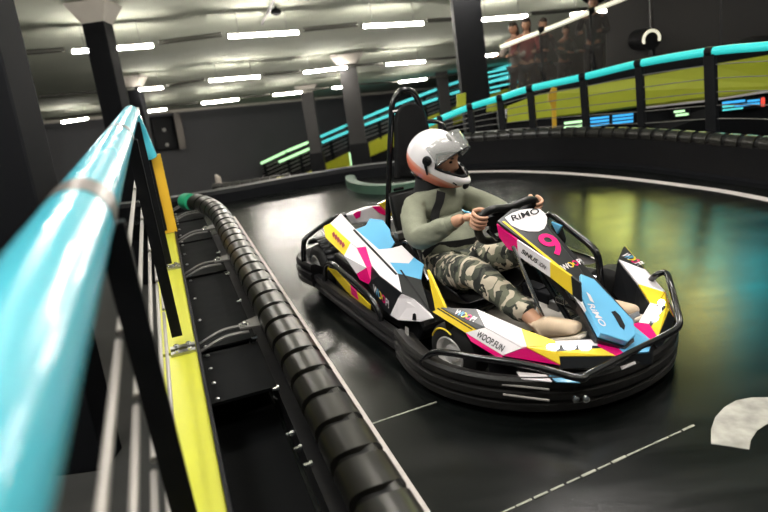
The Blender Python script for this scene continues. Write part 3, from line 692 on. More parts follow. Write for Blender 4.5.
# coloured lamps added out of view to make the lime and turquoise floor patches
for x, y, t, colr, cm, pw_, nm in ((594, 212, 8.0, (.75, .80, .16), 'lime', 1, 'lime'), (625, 236, 7.4, (.75, .78, .18), 'lime', 1, 'lime'), (662, 268, 6.8, (.72, .70, .20), 'lime', 1, 'lime'), (706, 300, 6.3, (.75, .66, .18), 'lime', 1, 'lime'), (640, 224, 8.0, (.05, .60, .50), 'turqlit', .6, 'turquoise'), (700, 268, 7.0, (.05, .62, .56), 'turqlit', .9, 'turquoise'), (748, 296, 6.4, (.04, .55, .60), 'turqlit', .9, 'turquoise')):
    p = mirrored(x, y, t); tgt = pz(x, y, 0); l = bpy.data.lights.new('added_spot', 'SPOT'); l.energy = 62*pw_; l.color = colr; l.spot_size = math.radians(34); l.spot_blend = .8; l.shadow_soft_size = .30
    dv = Vector(tuple(tgt-p)); root = empty('added_spot', p, 0, nm+' coloured lamp added out of view above the outer bend to tint the floor', 'added_spot', 'added floor tint lamps'); lo = bpy.data.objects.new('added_tint_lamp', l); COL.objects.link(lo); lo.location = tuple(p); lo.rotation_euler = dv.to_track_quat('-Z', 'Y').to_euler()
    u_ = np.array(dv.normalized()); MB().lathe(-u_*.14, u_, [(0, .06), (.0, .10), (.10, .32), (.12, .33)][:3], 'blackpaint', 20).build('can', root, smooth=True)
    hh = HC-(p-CAM)@UB; MB().tube([-u_*.14, -u_*.14+UB*max(.05, hh-.05)], .015, 'blackpaint', 8).build('hanger', root)
# small things of the hall
mb = MB(); p = py(281, 180, 9.3); tag(MB().box(p, (.12, .08, .08), 'lime').build('marker_block'), 'small lime marker block on the lower ribbed barrier', 'marker')
p = py(219, 184, 9.8); mb = MB(); mb.tube([p-np.array([0, 0, .2]), p+np.array([0, 0, .1]), p+np.array([-.03, 0, .16])], [.05, .05, .02], 'palecoat', 10); tag(mb.build('marker_post', smooth=True), 'small pale pink post behind the left end of the track', 'post')
sp = fromB(bceil(172, 134, -.2)) if False else None
d = ray(166, 133); t = (WB-.25)/(d@VY); p = CAM+t*d
eq = empty('wall_speaker', p, 0, 'dark box of lamps with a grey bracket on the back wall beside the handrail end', 'wall unit')
MB().box((0, 0, 0), (1.3, .4, 1.6), 'blackpaint', BAX).build('casing', eq, bevel=.03)
mb = MB().box(XC*.75-YC*.22, (.32, .1, 1.75), 'ringgrey', BAX); mb.build('bracket', eq)
mb = MB()
for k in range(4): mb.ell(XC*(-.1+.12*(k % 2))-YC*.24+UB*(.5-.36*k), (.09, .05, .09), 'housing', BAX, 10, 6)
mb.build('lamp', eq)
cp = fromB(bceil(272, 6)); cr = empty('ceiling_camera', cp, 0, 'small dark camera on a white conduit hanging from the ceiling', 'camera')
d = ray(276, 12); t = np.linalg.norm(cp-CAM)/np.linalg.norm(d); q = CAM+d*t-cp; 
MB().ell(q, (.11, .09, .07), 'blackpaint', BAX, 12, 8).build('camera_body', cr, smooth=True)
MB().tube([q, q+UB*.25], .02, 'blackpaint', 8).build('stem', cr)
a, b = fromB(bceil(262, 24, HC-.05))-cp, fromB(bceil(275, -2, HC-.05))-cp; MB().tube([a, b], .025, 'white', 8).build('conduit', cr)
# ================================================================== THE KART
kart = empty('go_kart', (KO[0], KO[1], 0), TH, 'go kart number 9 with white, blue, yellow and magenta panels on the track', 'go kart')
A3 = np.array
def mir(p): return A3([p[0], -p[1], p[2]])
def kbuild(mb, name, lab=None, **k):
    o = mb.build(name, kart, **k)
    if lab: o['label'] = lab
    return o
# --- bumpers: one moulded section swept along each side
PROF = [(-.085, .150), (-.03, .185), (-.004, .19), (.006, .178), (.006, .152), (-.006, .147), (-.006, .137), (.010, .132), (.010, .104), (-.006, .099), (-.006, .089), (.008, .084), (.006, .055), (-.012, .040), (-.085, .040)]
SPROF = [(-.05, .125), (-.03, .14), (0, .14), (.006, .132), (.006, .108), (-.008, .102), (-.008, .09), (.006, .084), (.006, .058), (0, .05), (-.05, .05)]
def sweepK(path, prof, name, lab=None, mats='blackplastic'):
    mb = MB(); mb.sweep(path, prof, mats); return kbuild(mb, name, lab, smooth=True, angle=25)
front = [(.12, -.575, 0), (.30, -.61, 0), (.48, -.605, 0), (.66, -.53, 0), (.81, -.40, 0), (.92, -.22, 0), (.955, 0, 0)]; front = front+[mir(p) for p in front[-2::-1]]; front = [(a, b-.03, c-.018) for a, b, c in front]
sweepK(smoothpath(front, 6), PROF, 'front_bumper', mats='dustyplastic')
rear = [(-.86, .60, 0), (-1.02, .615, 0), (-1.14, .57, 0), (-1.2, .42, 0), (-1.21, 0, 0)]; rear = rear+[mir(p) for p in rear[-2::-1]]
sweepK(smoothpath(rear, 6), [(a, b+.035) for a, b in PROF], 'rear_bumper')
sl = [(-.90, -.585, .02), (-.5, -.592, .01), (-.1, -.592, 0), (.16, -.595, 0)]
sweepK(smoothpath(sl, 4), SPROF, 'side_bumper'); sweepK(smoothpath([mir(p) for p in sl[::-1]], 4), SPROF, 'side_bumper')
for s in (-1, 1):
    MBx = MB().prism([A3((.10, s*.56, .05)), A3((.18, s*.605, .05)), A3((.20, s*.60, .16)), A3((.12, s*.55, .17))], (.03, 0, 0), 'greysteel'); kbuild(MBx, 'bumper_bracket')
for x, y in ((577.5, 400), (588, 400)):
    kbuild(MB().lathe(kz(x, y, .115)-A3((.012, 0, 0)), (.9, -.4, 0), [(0, .013), (.010, .013), (.014, .006)], 'chrome', 12), 'bumper_bolt', smooth=True)
# --- front tube loop over the bumper
tl = [kz(422, 362, .14), kz(437, 352, .205), kz(480, 358, .22), kz(530, 365.5, .22), kz(578, 378, .205)]
tl = tl+[kz(590, 374, .2), kz(632, 352, .2), kz(664, 336, .2), kz(679, 325, .21), kz(676, 306, .25), kz(671, 286, .30), kz(666, 273, .32), kz(656, 275, .31), kz(648, 284, .25)]
kbuild(MB().tube(smoothpath(tl, 6), .0135, 'blacktube', 12), 'front_tube', smooth=True)
# --- chassis
kbuild(MB().prism([(a, b, .045) for a, b in ((-1.1, -.40), (-.3, -.36), (.2, -.30), (.86, -.22), (.86, .22), (.2, .30), (-.3, .36), (-1.1, .40))], (0, 0, .014), 'alu'), 'floor_tray')
for s in (-1, 1):
    kbuild(MB().tube(roundpath([(-1.08, s*.33, .085), (-.4, s*.33, .085), (.15, s*.27, .085), (.80, s*.2, .085)], .1), .016, 'blacktube', 10), 'frame_tube', smooth=True)
for f, w in ((-1.06, .36), (-.55, .34), (.05, .30), (.42, .40)):
    kbuild(MB().tube([(f, -w, .085), (f, w, .085)], .016, 'blacktube', 10), 'cross_tube', smooth=True)
# --- wheels
def wheel(f, l, r, w, s, steer=0):
    ax = A3([math.sin(steer)*0, 1, 0]); c, sn = math.cos(steer), math.sin(steer); ax = A3([-sn, c, 0])*s
    C_ = A3((f, l*s, r))
    t = kbuild(MB().lathe(C_-ax*w/2, ax, [(0, r*.62), (0.005, r*.80), (.018, r*.95), (w*.2, r), (w*.8, r), (w-.018, r*.95), (w-.005, r*.80), (w, r*.62), (w-.02, r*.56), (.02, r*.56)], 'rubber', 40), 'tyre', smooth=True)
    mb = MB().lathe(C_+ax*(w/2-.045), ax, [(0, r*.58), (.042, r*.60), (.046, r*.56), (.022, r*.50), (.016, r*.30), (.034, r*.26), (.036, r*.1)], 'rim', 32)
    rim = mb.build('rim', t, smooth=True); rim['label'] = 'bright steel rim'
    mb = MB()
    for k in range(3):
        a = 2*PI*k/3; u = A3([0, 0, 1.]); v = np.cross(ax, u); mb.lathe(C_+ax*(w/2-.03)+r*.2*(math.cos(a)*u+math.sin(a)*v), ax, [(0, .009), (.012, .009), (.016, .004)], 'steel', 8)
    mb.build('wheel_nut', t)
    return t
FRh = kl(448, 353, -.515)
for s in (-1, 1):
    t = wheel(.40, .455, .132, .12, s, .16 if s < 0 else .16)
    wheel(-1.0, .44, .142, .16, s)
    kbuild(MB().tube([(.42, s*.22, .11), (.41, s*.42, .125)], .02, 'greysteel', 10), 'stub_axle', smooth=True)
kbuild(MB().tube([(-1.0, -.40, .14), (-1.0, .40, .14)], .02, 'steel', 12), 'rear_axle', smooth=True)

# --- panels given by their outline seen in the photograph and the plane each lies in
FAIR = [(.40, 0, .345), (.90, 0, .205), (.40, -.4, .345)]
HOOD = [(.25, 0, .63), (.92, 0, .225), (.25, .1, .63)]
def normal(pl):
    a, b, c = [A3(v, float) for v in pl]; n = unit(np.cross(b-a, c-a)); return n if n[2] > 0 else -n
def onp(px, pl, lift=0): n = normal(pl); return [kplane(x, y, pl)+n*lift for x, y in px]
# front fairing: near half as a faceted skin, far half its mirror image
def fairing():
    V = {'a': (433, 312, .02), 'b': (441, 308.5, 0), 'c': (476, 310, 0), 'd': (485, 328, 0), 'e': (466, 333, .035), 'f': (477, 330, .012), 'g': (521, 329.5, 0), 'h': (526.5, 347.8, 0), 'i': (503, 355.5, .045), 'j': (522, 348.5, .006),
         'k': (555, 342, 0), 'l': (560, 365, .03), 'm': (556, 346.5, 0), 'p': (471.5, 341.5, .05), 'q': (502, 360, .06)}
    P = {k: kplane(x, y, [A3(v)-A3((0, 0, dz)) for v in FAIR]) for k, (x, y, dz) in V.items()}
    # centre part, laid out about the centre line
    def fz(f, d=0): return .345-(f-.40)*.28-d
    e = {'r': (.775, -.155), 's': (.80, -.17), 't': (.955, -.115), 'u': (.835, -.14), 'w': (.745, -.115), 'x': (.72, -.09), 'y': (.90, -.03)}
    def pt(f, l, d=0): return A3((f, l, fz(f, d)))
    faces = []
    faces += [([P['a'], P['b'], P['f'], P['e']], 'yellow'), ([P['b'], P['c'], P['d'], P['f']], 'blackgloss'), ([P['c'], P['g'], P['h'], P['j'], P['d']], 'white'), ([P['e'], P['f'], P['d'], P['j'], P['i']], 'white'), ([P['p'], P['e'], P['i'], P['q']], 'magenta'),
              ([P['i'], P['j'], P['h'], P['l']], 'magenta'), ([P['g'], P['k'], P['m'], P['h']], 'yellow')]
    k, m_, l_, h_ = P['k'], P['m'], P['l'], P['h']
    A_ = kplane(597.5, 340.5, FAIR); B_ = kplane(597, 347, FAIR); C_ = kplane(615, 356.5, [A3(v)-A3((0, 0, .008)) for v in FAIR]); D_ = kplane(559, 357, [A3(v)-A3((0, 0, .01)) for v in FAIR])
    E1 = kplane(602.5, 337, FAIR); E2 = kplane(624, 354.5, [A3(v)-A3((0, 0, .008)) for v in FAIR]); M1 = kplane(556, 352.5, FAIR)
    for v in (A_, B_, C_, E1, E2): v[1] = min(v[1], -.055)
    faces += [([k, A_, B_, m_], 'white'), ([m_, B_, B_+(C_-B_)*.2, M1], 'blackgloss'), ([M1, B_+(C_-B_)*.2, C_, D_], 'yellow'), ([h_, m_, M1, D_, l_], 'yellow'), ([A_, E1, E2, C_, B_], 'magenta')]
    lowl = [P['l'], D_, C_, E2]; low = [p+A3((.02, -.01, -.035)) for p in lowl]
    faces += [([lowl[i], lowl[i+1], low[i+1], low[i]], 'blackgloss') for i in range(3)]
    return faces, P, E1, E2
ff, FP, E1, E2 = fairing()
for s in (-1, 1):
    mb = MB()
    for poly, m in ff: mb.add([p if s < 0 else mir(p) for p in poly], [tuple(range(len(poly)))], m)
    fo_ = kbuild(mb, 'front_fairing', 'panel of white, black, yellow and magenta facets over the front wheel', solid=.012)
    if s < 0: FN = fo_
    else: FFAR = fo_
# inner dark wall of the far fairing half, facing the driver
mb = MB()
q = [mir(FP[k]) for k in ('b', 'c', 'g', 'k')]; low = [p*A3((1, .93, 1))-A3((0, 0, .15)) for p in q]
for i in range(3): mb.add([q[i], q[i+1], low[i+1], low[i]], [(0, 1, 2, 3)], 'blackgloss')
kbuild(mb, 'fairing_inner_wall', solid=.01)
mb = MB(); q = [FP[k] for k in ('b', 'c', 'g', 'k')]; low = [p*A3((1, .95, 1))-A3((0, 0, .13)) for p in q]
for i in range(3): mb.add([q[i], q[i+1], low[i+1], low[i]], [(0, 1, 2, 3)], 'blackgloss')
kbuild(mb, 'fairing_inner_wall', solid=.01)
# blue centre of the fairing below the nose
mb = MB(); q = [E1, A3((.70, 0, .262)), mir(E1), mir(E2), A3((.965, 0, .19)), E2]; mb.add(q, [(0, 1, 4, 5), (1, 2, 3, 4)], 'blue')
low = [p+A3((.012, 0, -.04)) for p in (E2, q[4], mir(E2))]; mb.add([E2, q[4], mir(E2)]+low, [(0, 1, 4, 3), (1, 2, 5, 4)], 'blackgloss')
kbuild(mb, 'front_spoiler', 'blue wedge under the nose', solid=.012)
mb = MB(); mb.prism([(.70, -.40, .07), (.93, -.15, .07), (.945, 0, .07), (.93, .15, .07), (.70, .40, .07), (.55, .42, .07), (.55, -.42, .07)], (0, 0, .085), 'blackplastic'); kbuild(mb, 'nose_underbody')
# lamps: three each side
leds = [kplane(x, y, FAIR) for x, y in ((552.5, 348.8), (569, 348.8), (584.5, 349))]
for s in (-1, 1):
    for p in leds:
        q = (p if s < 0 else mir(p))+normal(FAIR)*.010
        t = unit(leds[2]-leds[0]); t = t if s < 0 else mir(t)
        mb = MB().ell(q, (.024, .013, .008), 'led', np.array([t, np.cross(normal(FAIR), t), normal(FAIR)]), 14, 8); kbuild(mb, 'headlamp', 'lit white lamp', smooth=True)
# lettering
def decal(parent, fn, name, lab=None):
    mb = MB(); fn(mb); o = mb.build(name, parent)
    if lab: o['label'] = lab
    return o
WO = ['white', 'blue', 'yellow', 'magenta', 'white']
def onpl(x, y, pl, lift=.009): return kplane(x, y, pl)+normal(pl)*lift
def fdec(mb, s=1):
    p0, p1 = onpl(453, 315.5, FAIR), onpl(473, 324, FAIR); n = normal(FAIR); up = onpl(458, 309.5, FAIR)-onpl(453, 315.5, FAIR)
    add_text(mb, 'WOOP!', p0, p1, up, .036, WO, .001, nrm=n)
def fline(mb):
    n = normal(FAIR); q = [FP['a']*.5+FP['b']*.5, FP['e']*.45+FP['f']*.55]; d_ = unit(FP['f']-FP['b'])
    a0, a1 = FP['b']*.62+FP['a']*.38, FP['f']*.62+FP['e']*.38; w_ = (FP['a']-FP['b'])*.16
    mb.prism([a0+n*.009, a1+n*.009, a1+w_+n*.009, a0+w_+n*.009], n*.001, 'blackpaint')
decal(FN, fline, 'trim_line', 'black line along the yellow edge')
decal(FN, fdec, 'lettering', 'multicoloured lettering')
LOWF = [A3(v)-A3((0, 0, .034)) for v in FAIR]
def fdec2(mb):
    nq = unit(np.cross(FP['i']-FP['e'], FP['d']-FP['e'])); nq = nq if nq[2] > 0 else -nq
    c0 = FP['e']*.80+FP['i']*.20; c1 = FP['e']*.10+FP['i']*.90; upv = FP['d']-FP['e']; upv = unit(upv)
    add_text(mb, 'WOOP.FUN', c0+upv*.012, c1+upv*.012, upv, .026, 'blackpaint', .009, nrm=nq)
decal(FN, fdec2, 'lettering', 'small black lettering on white')
def fdec3(mb):
    q = [mir(FP[k]) for k in ('b', 'c', 'd', 'f')]; c = sum(q)/4; n = normal(FAIR); r_ = unit(q[1]-q[0]); 
    # read from outside the kart
    add_text(mb, 'WOOP!', onpl(620, 257, FAIR), onpl(637, 267.5, FAIR), onpl(625, 251, FAIR)-onpl(620, 257, FAIR), .05, WO, .001, nrm=n)
decal(FFAR, fdec3, 'lettering', 'multicoloured lettering')

# --- hood (steering fairing) with the number
hood_px = [(497, 221), (512, 208.5), (540, 208.5), (547, 227), (566, 250), (578, 265), (590, 283), (578, 300), (571, 297), (551, 262)]
hp_ = onp(hood_px, HOOD); mb = MB(); mb.prism(hp_, -normal(HOOD)*.012, 'blackgloss')
hood = kbuild(mb, 'steering_fairing', 'black hood panel carrying the number', bevel=.003)
def hl(x, y, lift=.002): return onpl(x, y, HOOD, lift)
def d_shield(mb):
    px = [(504.7, 218), (512, 213.5), (520, 210.5), (530, 209.2), (539, 209.2), (544, 213), (547, 218), (546.5, 224), (544, 229), (538.7, 231.8), (528, 231.8), (520, 230), (511, 225.5)]
    mb.prism([hl(x, y) for x, y in px], normal(HOOD)*.001, 'white')
decal(hood, d_shield, 'badge_plate', 'white shield shaped plate')
decal(hood, lambda mb: add_text(mb, 'RiMO', hl(512.5, 222, .004), hl(541, 213.5, .004), hl(511, 214)-hl(512.5, 222), .034, 'blackpaint', .001, shear=.25, nrm=normal(HOOD)), 'lettering', 'black lettering on the white shield')
def d_nine(mb):
    c = hl(551.5, 244.5, .002); r_ = A3((0, 1, 0)); u = unit(hl(551, 250)-hl(551, 251)); u = unit(A3((-(HOOD[1][0]-HOOD[0][0]), 0, HOOD[0][2]-HOOD[1][2])))
    # the figure reads from in front of the kart
    h, w = .132, .088; add_text(mb, '9', c-r_*w/2-u*h/2, c+r_*w/2-u*h/2, u, h, 'magenta', .001, nrm=normal(HOOD))
decal(hood, d_nine, 'race_number', 'magenta figure 9')
decal(hood, lambda mb: add_text(mb, 'WOOP!', hl(564, 271, .002), hl(584, 263.5, .002), hl(560, 264)-hl(564, 271), .030, ['white', 'white', 'yellow', 'magenta', 'white'], .001, nrm=normal(HOOD)), 'lettering', 'multicoloured lettering')
def d_line(mb):
    for o_, m in ((0, 'yellow'),):
        q = [hl(x, y, .002) for x, y in ((502, 221.8), (504, 221.4), (552, 260.2), (570, 275), (569.3, 276.5), (550.5, 262))]; mb.prism(q, normal(HOOD)*.001, m)
decal(hood, d_line, 'trim_line', 'thin yellow line')
# near cheek of the hood and its mirror on the far side
LSIDE = -.125
def cheek(s):
    mb = MB()
    for px, m in (([(496.5, 224), (517, 240), (517.8, 252.8), (508, 249), (499, 237)], 'magenta'), ([(517, 240), (550, 262), (550.3, 277.3), (520, 257), (517.8, 252.8)], 'white'), ([(550, 262), (571, 276), (572.5, 295), (550.3, 277.3)], 'yellow'), ([(571, 276), (580, 283), (581, 302), (572.5, 295)], 'blackgloss')):
        q = [kl(x, y, LSIDE) for x, y in px]; q = [p if s < 0 else mir(p)*A3((1, .56, 1))-A3((0, 0, .03)) for p in q]; mb.prism(q, (0, .008*(-s), 0), m)
    return kbuild(mb, 'fairing_cheek', 'magenta, white and yellow side panel of the hood')
ch = cheek(-1)
def sd(mb):
    p0, p1 = kl(521.5, 252.5, LSIDE)+A3((0, -.002, 0)), kl(546, 270, LSIDE)+A3((0, -.002, 0)); add_text(mb, 'SiNUS', p0, p0*.32+p1*.68, A3((0, 0, 1)), .022, 'blackpaint', .001, shear=.3, nrm=A3((0, -1, 0))); add_text(mb, 'iON', p0*.26+p1*.74, p1, A3((0, 0, 1)), .020, 'ringgrey', .001, shear=.3, nrm=A3((0, -1, 0)))
decal(ch, sd, 'lettering', 'small dark lettering')
# hood support under the panel
mb = MB(); mb.prism([(.26, -.10, .60), (.26, .10, .60), (.80, .09, .26), (.80, -.09, .26)], (0, 0, -.03), 'blackplastic'); kbuild(mb, 'fairing_support')
# --- blue nose
NOSEP = [A3(v)+normal(HOOD)*.014 for v in HOOD]
npx = [(580.6, 273.5), (594.5, 279), (633.5, 320), (636, 335), (628, 341.5), (600.5, 333), (581.5, 297)]
q = onp(npx, NOSEP); mb = MB(); mb.prism(q, -normal(HOOD)*.03, 'blue'); nose = kbuild(mb, 'nose_cone', 'sky blue nose panel', bevel=.004)
q2 = [p-normal(HOOD)*.03 for p in q]; mb = MB(); cq = sum(q2)/len(q2); q3 = [cq+(p-cq)*1.07-A3((0, 0, .0)) for p in q2]; mb.prism(q3, -normal(HOOD)*.03, 'blackgloss'); kbuild(mb, 'nose_rim')
def slot(mb): mb.prism([onpl(x, y, NOSEP, .001) for x, y in ((611, 312), (615, 311), (620, 316), (625, 326), (624, 330), (620, 327), (615, 318))], normal(HOOD)*.001, 'blackpaint')
decal(nose, slot, 'air_slot', 'black slot')
decal(nose, lambda mb: mb.prism([onpl(x, y, NOSEP, .001) for x, y in ((586, 292), (590, 295), (594, 303), (590, 301))], normal(HOOD)*.001, 'white'), 'sticker_mark', 'white mark')
def nl(mb): add_text(mb, 'RiMO', onpl(587, 304, NOSEP, .001), onpl(601, 327, NOSEP, .001), onpl(594, 303, NOSEP)-onpl(587, 304, NOSEP), .026, 'white', .001, shear=.2, nrm=normal(HOOD))
decal(nose, nl, 'lettering', 'white lettering')
mb = MB(); mb.prism([kl(x, y, -.10) for x, y in ((574, 297), (578, 299), (603, 333), (600, 335))], (0, .02, 0), 'white'); kbuild(mb, 'nose_side_strip', 'thin white strip')

# --- side pods
def podz(f, l): return .288-.12*f+.3*(l+.5)
PTOP = [(-1, -.5, podz(-1, -.5)), (.2, -.5, podz(.2, -.5)), (-.4, -.28, podz(-.4, -.28))]
PSIDE = [(-1, -.5, podz(-1, -.5)), (.2, -.5, podz(.2, -.5)), (-.4, -.555, podz(-.4, -.5)-.24)]
T = lambda x, y: kplane(x, y, PTOP)
S = lambda x, y: kplane(x, y, PSIDE)
def ridge(x, y):
    p = T(x, y); return p
podfaces = [
 # rear yellow cap with emblem
 ([T(324, 227), T(330.5, 224), T(351, 243), S(344.5, 256), S(326, 238)], 'yellow'),
 ([T(351, 243), T(362, 253), T(367, 268), S(357, 274), S(344.5, 256)], 'white'),
 ([T(357, 248), T(366, 247), T(372, 266), S(371, 281), S(369, 284.5), S(360, 280), S(357, 274), T(367, 268)], 'magenta'),
 ([T(372, 266), T(380, 276), T(402, 293), S(399, 298), S(391, 315), S(384, 309), S(369, 284.5), S(371, 281)], 'blackgloss'),
 ([T(402, 294), T(414, 299), T(430, 313.5), S(433, 318), S(421, 321.6), S(398.7, 320), S(391, 315), S(399, 298)], 'white'),
 # upper surface
 ([T(330.5, 224), T(341, 214), T(356, 230), T(366, 247), T(357, 248), T(351, 243)], 'white'),
 ([T(356, 230), T(366, 226), T(370, 219), T(383, 220.5), T(390, 230), T(391, 236), T(395, 243), T(391, 249), T(379, 250)], 'blue'),
 ([T(379, 250), T(391, 249), T(402, 246), T(414, 258), T(409, 264), T(390, 263)], 'white'),
 ([T(390, 263), T(409, 264), T(414, 258), T(424, 265), T(421, 280), T(398, 274)], 'blue'),
 ([T(356, 230), T(379, 250), T(390, 263), T(398, 274), T(402, 293), T(380, 276), T(372, 266), T(366, 247)], 'white'),
 ([T(398, 274), T(421, 280), T(430, 311), T(414, 299), T(402, 293)], 'blackgloss'),
]
yl = ([kl(427, 270, -.40), kl(430, 275, -.40), kl(446, 311, -.42), kl(436, 313, -.44)], 'yellow')
for s in (-1, 1):
    mb = MB()
    for poly, m in podfaces: mb.add([p if s < 0 else mir(p) for p in poly], [tuple(range(len(poly)))], m)
    pd = kbuild(mb, 'side_pod', 'side panel of blue, white, magenta, black and yellow facets', solid=.008)
    if s < 0: mb = MB().prism(yl[0], (0, .012, 0), 'yellow'); mb.build('upright_flash', pd)['label'] = 'yellow flash at the front of the panel'
    if s < 0:
        nS = normal(PSIDE); nS = nS if nS[1] < 0 else -nS
        def dl_(mb): add_text(mb, 'WOOP!', S(374.5, 291.5)+nS*.006, S(390, 308.5)+nS*.006, A3((0, 0, 1)), .046, WO, .001, nrm=nS)
        decal(pd, dl_, 'lettering', 'multicoloured lettering')
        def db(mb):
            n = normal(PTOP)
            for px in ([(353, 231), (355, 230), (398, 275), (396, 276)], [(400, 271), (402, 271), (431, 312), (429, 312)]): mb.prism([T(x, y)+n*.006 for x, y in px], n*.001, 'blackpaint')
        decal(pd, db, 'trim_line', 'black stripes')
        def de(mb):
            for k in range(5):
                x, y = 334+k*2.4, 234+k*2.6; mb.prism([T(x, y)+nS*.012+A3((0, 0, .004)), T(x+2, y-2.5)+nS*.012, T(x+3.4, y+1)+nS*.012, T(x+1, y+3.5)+nS*.012], nS*.001, 'redcoat')
        decal(pd, de, 'emblem', 'small red crest on yellow')
        decal(pd, lambda mb: mb.prism([S(413.5, 320)+nS*.006, S(414, 314)+nS*.006, S(415.5, 313)+nS*.006, S(417, 314)+nS*.006, S(417.5, 320)+nS*.006], nS*.001, 'blackpaint'), 'latch_slot', 'small black slot')
    mb = MB(); pp = [(-.80, .07), (.12, .07), (.17, .14), (.13, .20), (-.55, .27), (-.78, .29), (-.80, .20)]
    mb.prism([A3((f, s*.30, z)) for f, z in pp], (0, s*.19, 0), 'blackplastic'); kbuild(mb, 'pod_body', bevel=.02)
    # guard tube along the pod
    g = [kl(325, 284, -.575), kl(324.5, 266, -.575), kl(331, 262, -.575), kl(371, 297, -.575), kl(379, 311, -.575), kl(382, 326, -.575)]
    g = [p if s < 0 else mir(p) for p in g]; kbuild(MB().tube(roundpath(g, .06), .015, 'blacktube', 12), 'guard_tube', smooth=True)
    mb = MB(); q = [kl(x, y, -.532) for x, y in ((327, 267), (336, 270), (371, 305), (371, 311), (348, 292))]; q = [p if s < 0 else mir(p) for p in q]; mb.prism(q, (0, -.004*s*-1, 0), 'yellow')
    q = [kl(x, y, -.534) for x, y in ((351, 285), (357, 291), (359, 300), (352, 294))]; q = [p if s < 0 else mir(p) for p in q]; mb.prism(q, (0, -.004*s*-1, 0), 'magenta'); kbuild(mb, 'pod_sticker', 'yellow and magenta strip')
    # wheel arch behind the pod
    mb = MB()
    arc = [A3((-1.0+.185*math.cos(t), 0, .14+.185*math.sin(t))) for t in np.linspace(.2, 2.4, 10)]
    for a, b in zip(arc[:-1], arc[1:]): mb.add([a+A3((0, s*.36, 0)), b+A3((0, s*.36, 0)), b+A3((0, s*.50, 0)), a+A3((0, s*.50, 0))], [(0, 1, 2, 3)], 'blackplastic')
    kbuild(mb, 'wheel_arch', solid=.01, smooth=True)
# yellow mark on the near front tyre, steel strips and plates on the bumper
kbuild(MB().tube([A3((.40, -.518, .132))+.112*A3((math.cos(t), 0, math.sin(t))) for t in np.linspace(1.2, 2.7, 12)], .004, 'yellow', 6), 'tyre_marking', 'yellow arc on the tyre')
for (a, b) in (((502, 383.5), (549, 388.5)), ((503, 393.5), (549, 399.5))):
    pa, pb = kz(*a, .135), kz(*b, .135); pa, pb = [kz(*q_, zz_) for q_, zz_ in ((a, .142 if a[1] < 390 else .112), (b, .142 if a[1] < 390 else .112))]; kbuild(MB().tube([pa+A3((.006, -.004, 0)), pb+A3((.006, -.004, 0))], .0045, 'rod', 8), 'bumper_strip', 'polished strip on the bumper', smooth=True)
for px, m in (([(516, 371.5), (546, 374.5), (552, 381.5), (521, 378.5)], 'white'), ([(549, 375.5), (574, 377.5), (580, 382.5), (556, 381.5)], 'blue'), ([(620, 366), (634, 360), (636, 363), (622, 369)], 'white')):
    kbuild(MB().prism([kz(x, y, .17) for x, y in px], (0, 0, -.004), m), 'lower_plate', 'small coloured plate behind the front tube')
# rear hoop and rear cover
rh = [kl(304, 262, -.60), kl(303, 243, -.60), kl(306, 237, -.58), kf(345, 222, -1.18)]; rh = rh[:3]+[A3((-1.17, -.3, rh[2][2]+.01))]; rh = rh+[mir(p) for p in rh[::-1]]
kbuild(MB().tube(roundpath(rh, .08), .016, 'blacktube', 12), 'rear_hoop', smooth=True)
RC = -.86
cq = [kf(x, y, RC) for x, y in ((352, 214), (357, 211), (371, 206), (383, 205), (389, 211), (391, 228), (372, 222), (358, 224))]
mb = MB(); mb.prism(cq, (-.10, 0, -.02), 'white'); rc = kbuild(mb, 'rear_cover', 'white and magenta cover behind the seat', bevel=.01)
decal(rc, lambda mb: mb.prism([kf(x, y, RC+.003) for x, y in ((371.5, 206.5), (382, 206), (388, 211), (388.5, 217), (379, 213))], (.002, 0, 0), 'magenta'), 'sticker', 'magenta patch')
decal(rc, lambda mb: mb.prism([kf(x, y, RC+.003) for x, y in ((353, 214), (357, 211.5), (361, 211), (360, 217), (356, 219))], (.002, 0, 0), 'magenta'), 'sticker', 'magenta patch')
mb = MB().box((-.86, 0, .22), (.34, .56, .22), 'blackplastic'); kbuild(mb, 'battery_box', bevel=.03)
mb = MB().prism([kf(x, y, -.80) for x, y in ((379, 204), (390, 199), (396, 212), (392, 216))], (-.02, 0, 0), 'yellow'); kbuild(mb, 'rear_flash', 'yellow flash beside the roll hoop')

# --- seat, headrest, roll hoop
mb = MB(); prof = [(-.66, .60), (-.60, .42), (-.53, .25), (-.45, .15), (-.33, .10), (-.15, .10), (.0, .125), (.08, .15)]; U = 13; vs = []; fs = []
for i, (f, z) in enumerate(prof):
    for j in range(U):
        u = -1+2*j/(U-1); hgt = [.02, .05, .10, .16, .17, .15, .10, .05][i]; w = [.19, .22, .24, .25, .25, .25, .25, .24][i]
        k = max(0, abs(u)-.62)/.38; nrm_ = unit(A3([[.9, 0, .25], [.93, 0, .3], [.8, 0, .5], [.6, 0, .8], [.15, 0, 1], [-.1, 0, 1], [-.2, 0, 1], [-.2, 0, 1]][i]))
        vs.append(A3((f, w*u*(1-.12*k), z))+nrm_*hgt*k*k*1.1)
for i in range(len(prof)-1):
    for j in range(U-1): fs.append((i*U+j, i*U+j+1, (i+1)*U+j+1, (i+1)*U+j))
mb.add(vs, fs, 'seat'); kbuild(mb, 'seat', 'black bucket seat shell', solid=.012, smooth=True, sub=1)
HQ = -.63
hd = [kf(x, y, HQ) for x, y in ((398, 178), (397, 125), (398.5, 112), (403, 105), (410, 102), (417, 103), (423, 108), (426, 116), (440, 178))]
mb = MB().prism(hd, (-.05, 0, -.012), 'foam'); kbuild(mb, 'headrest', 'tall black headrest pad', bevel=.012)
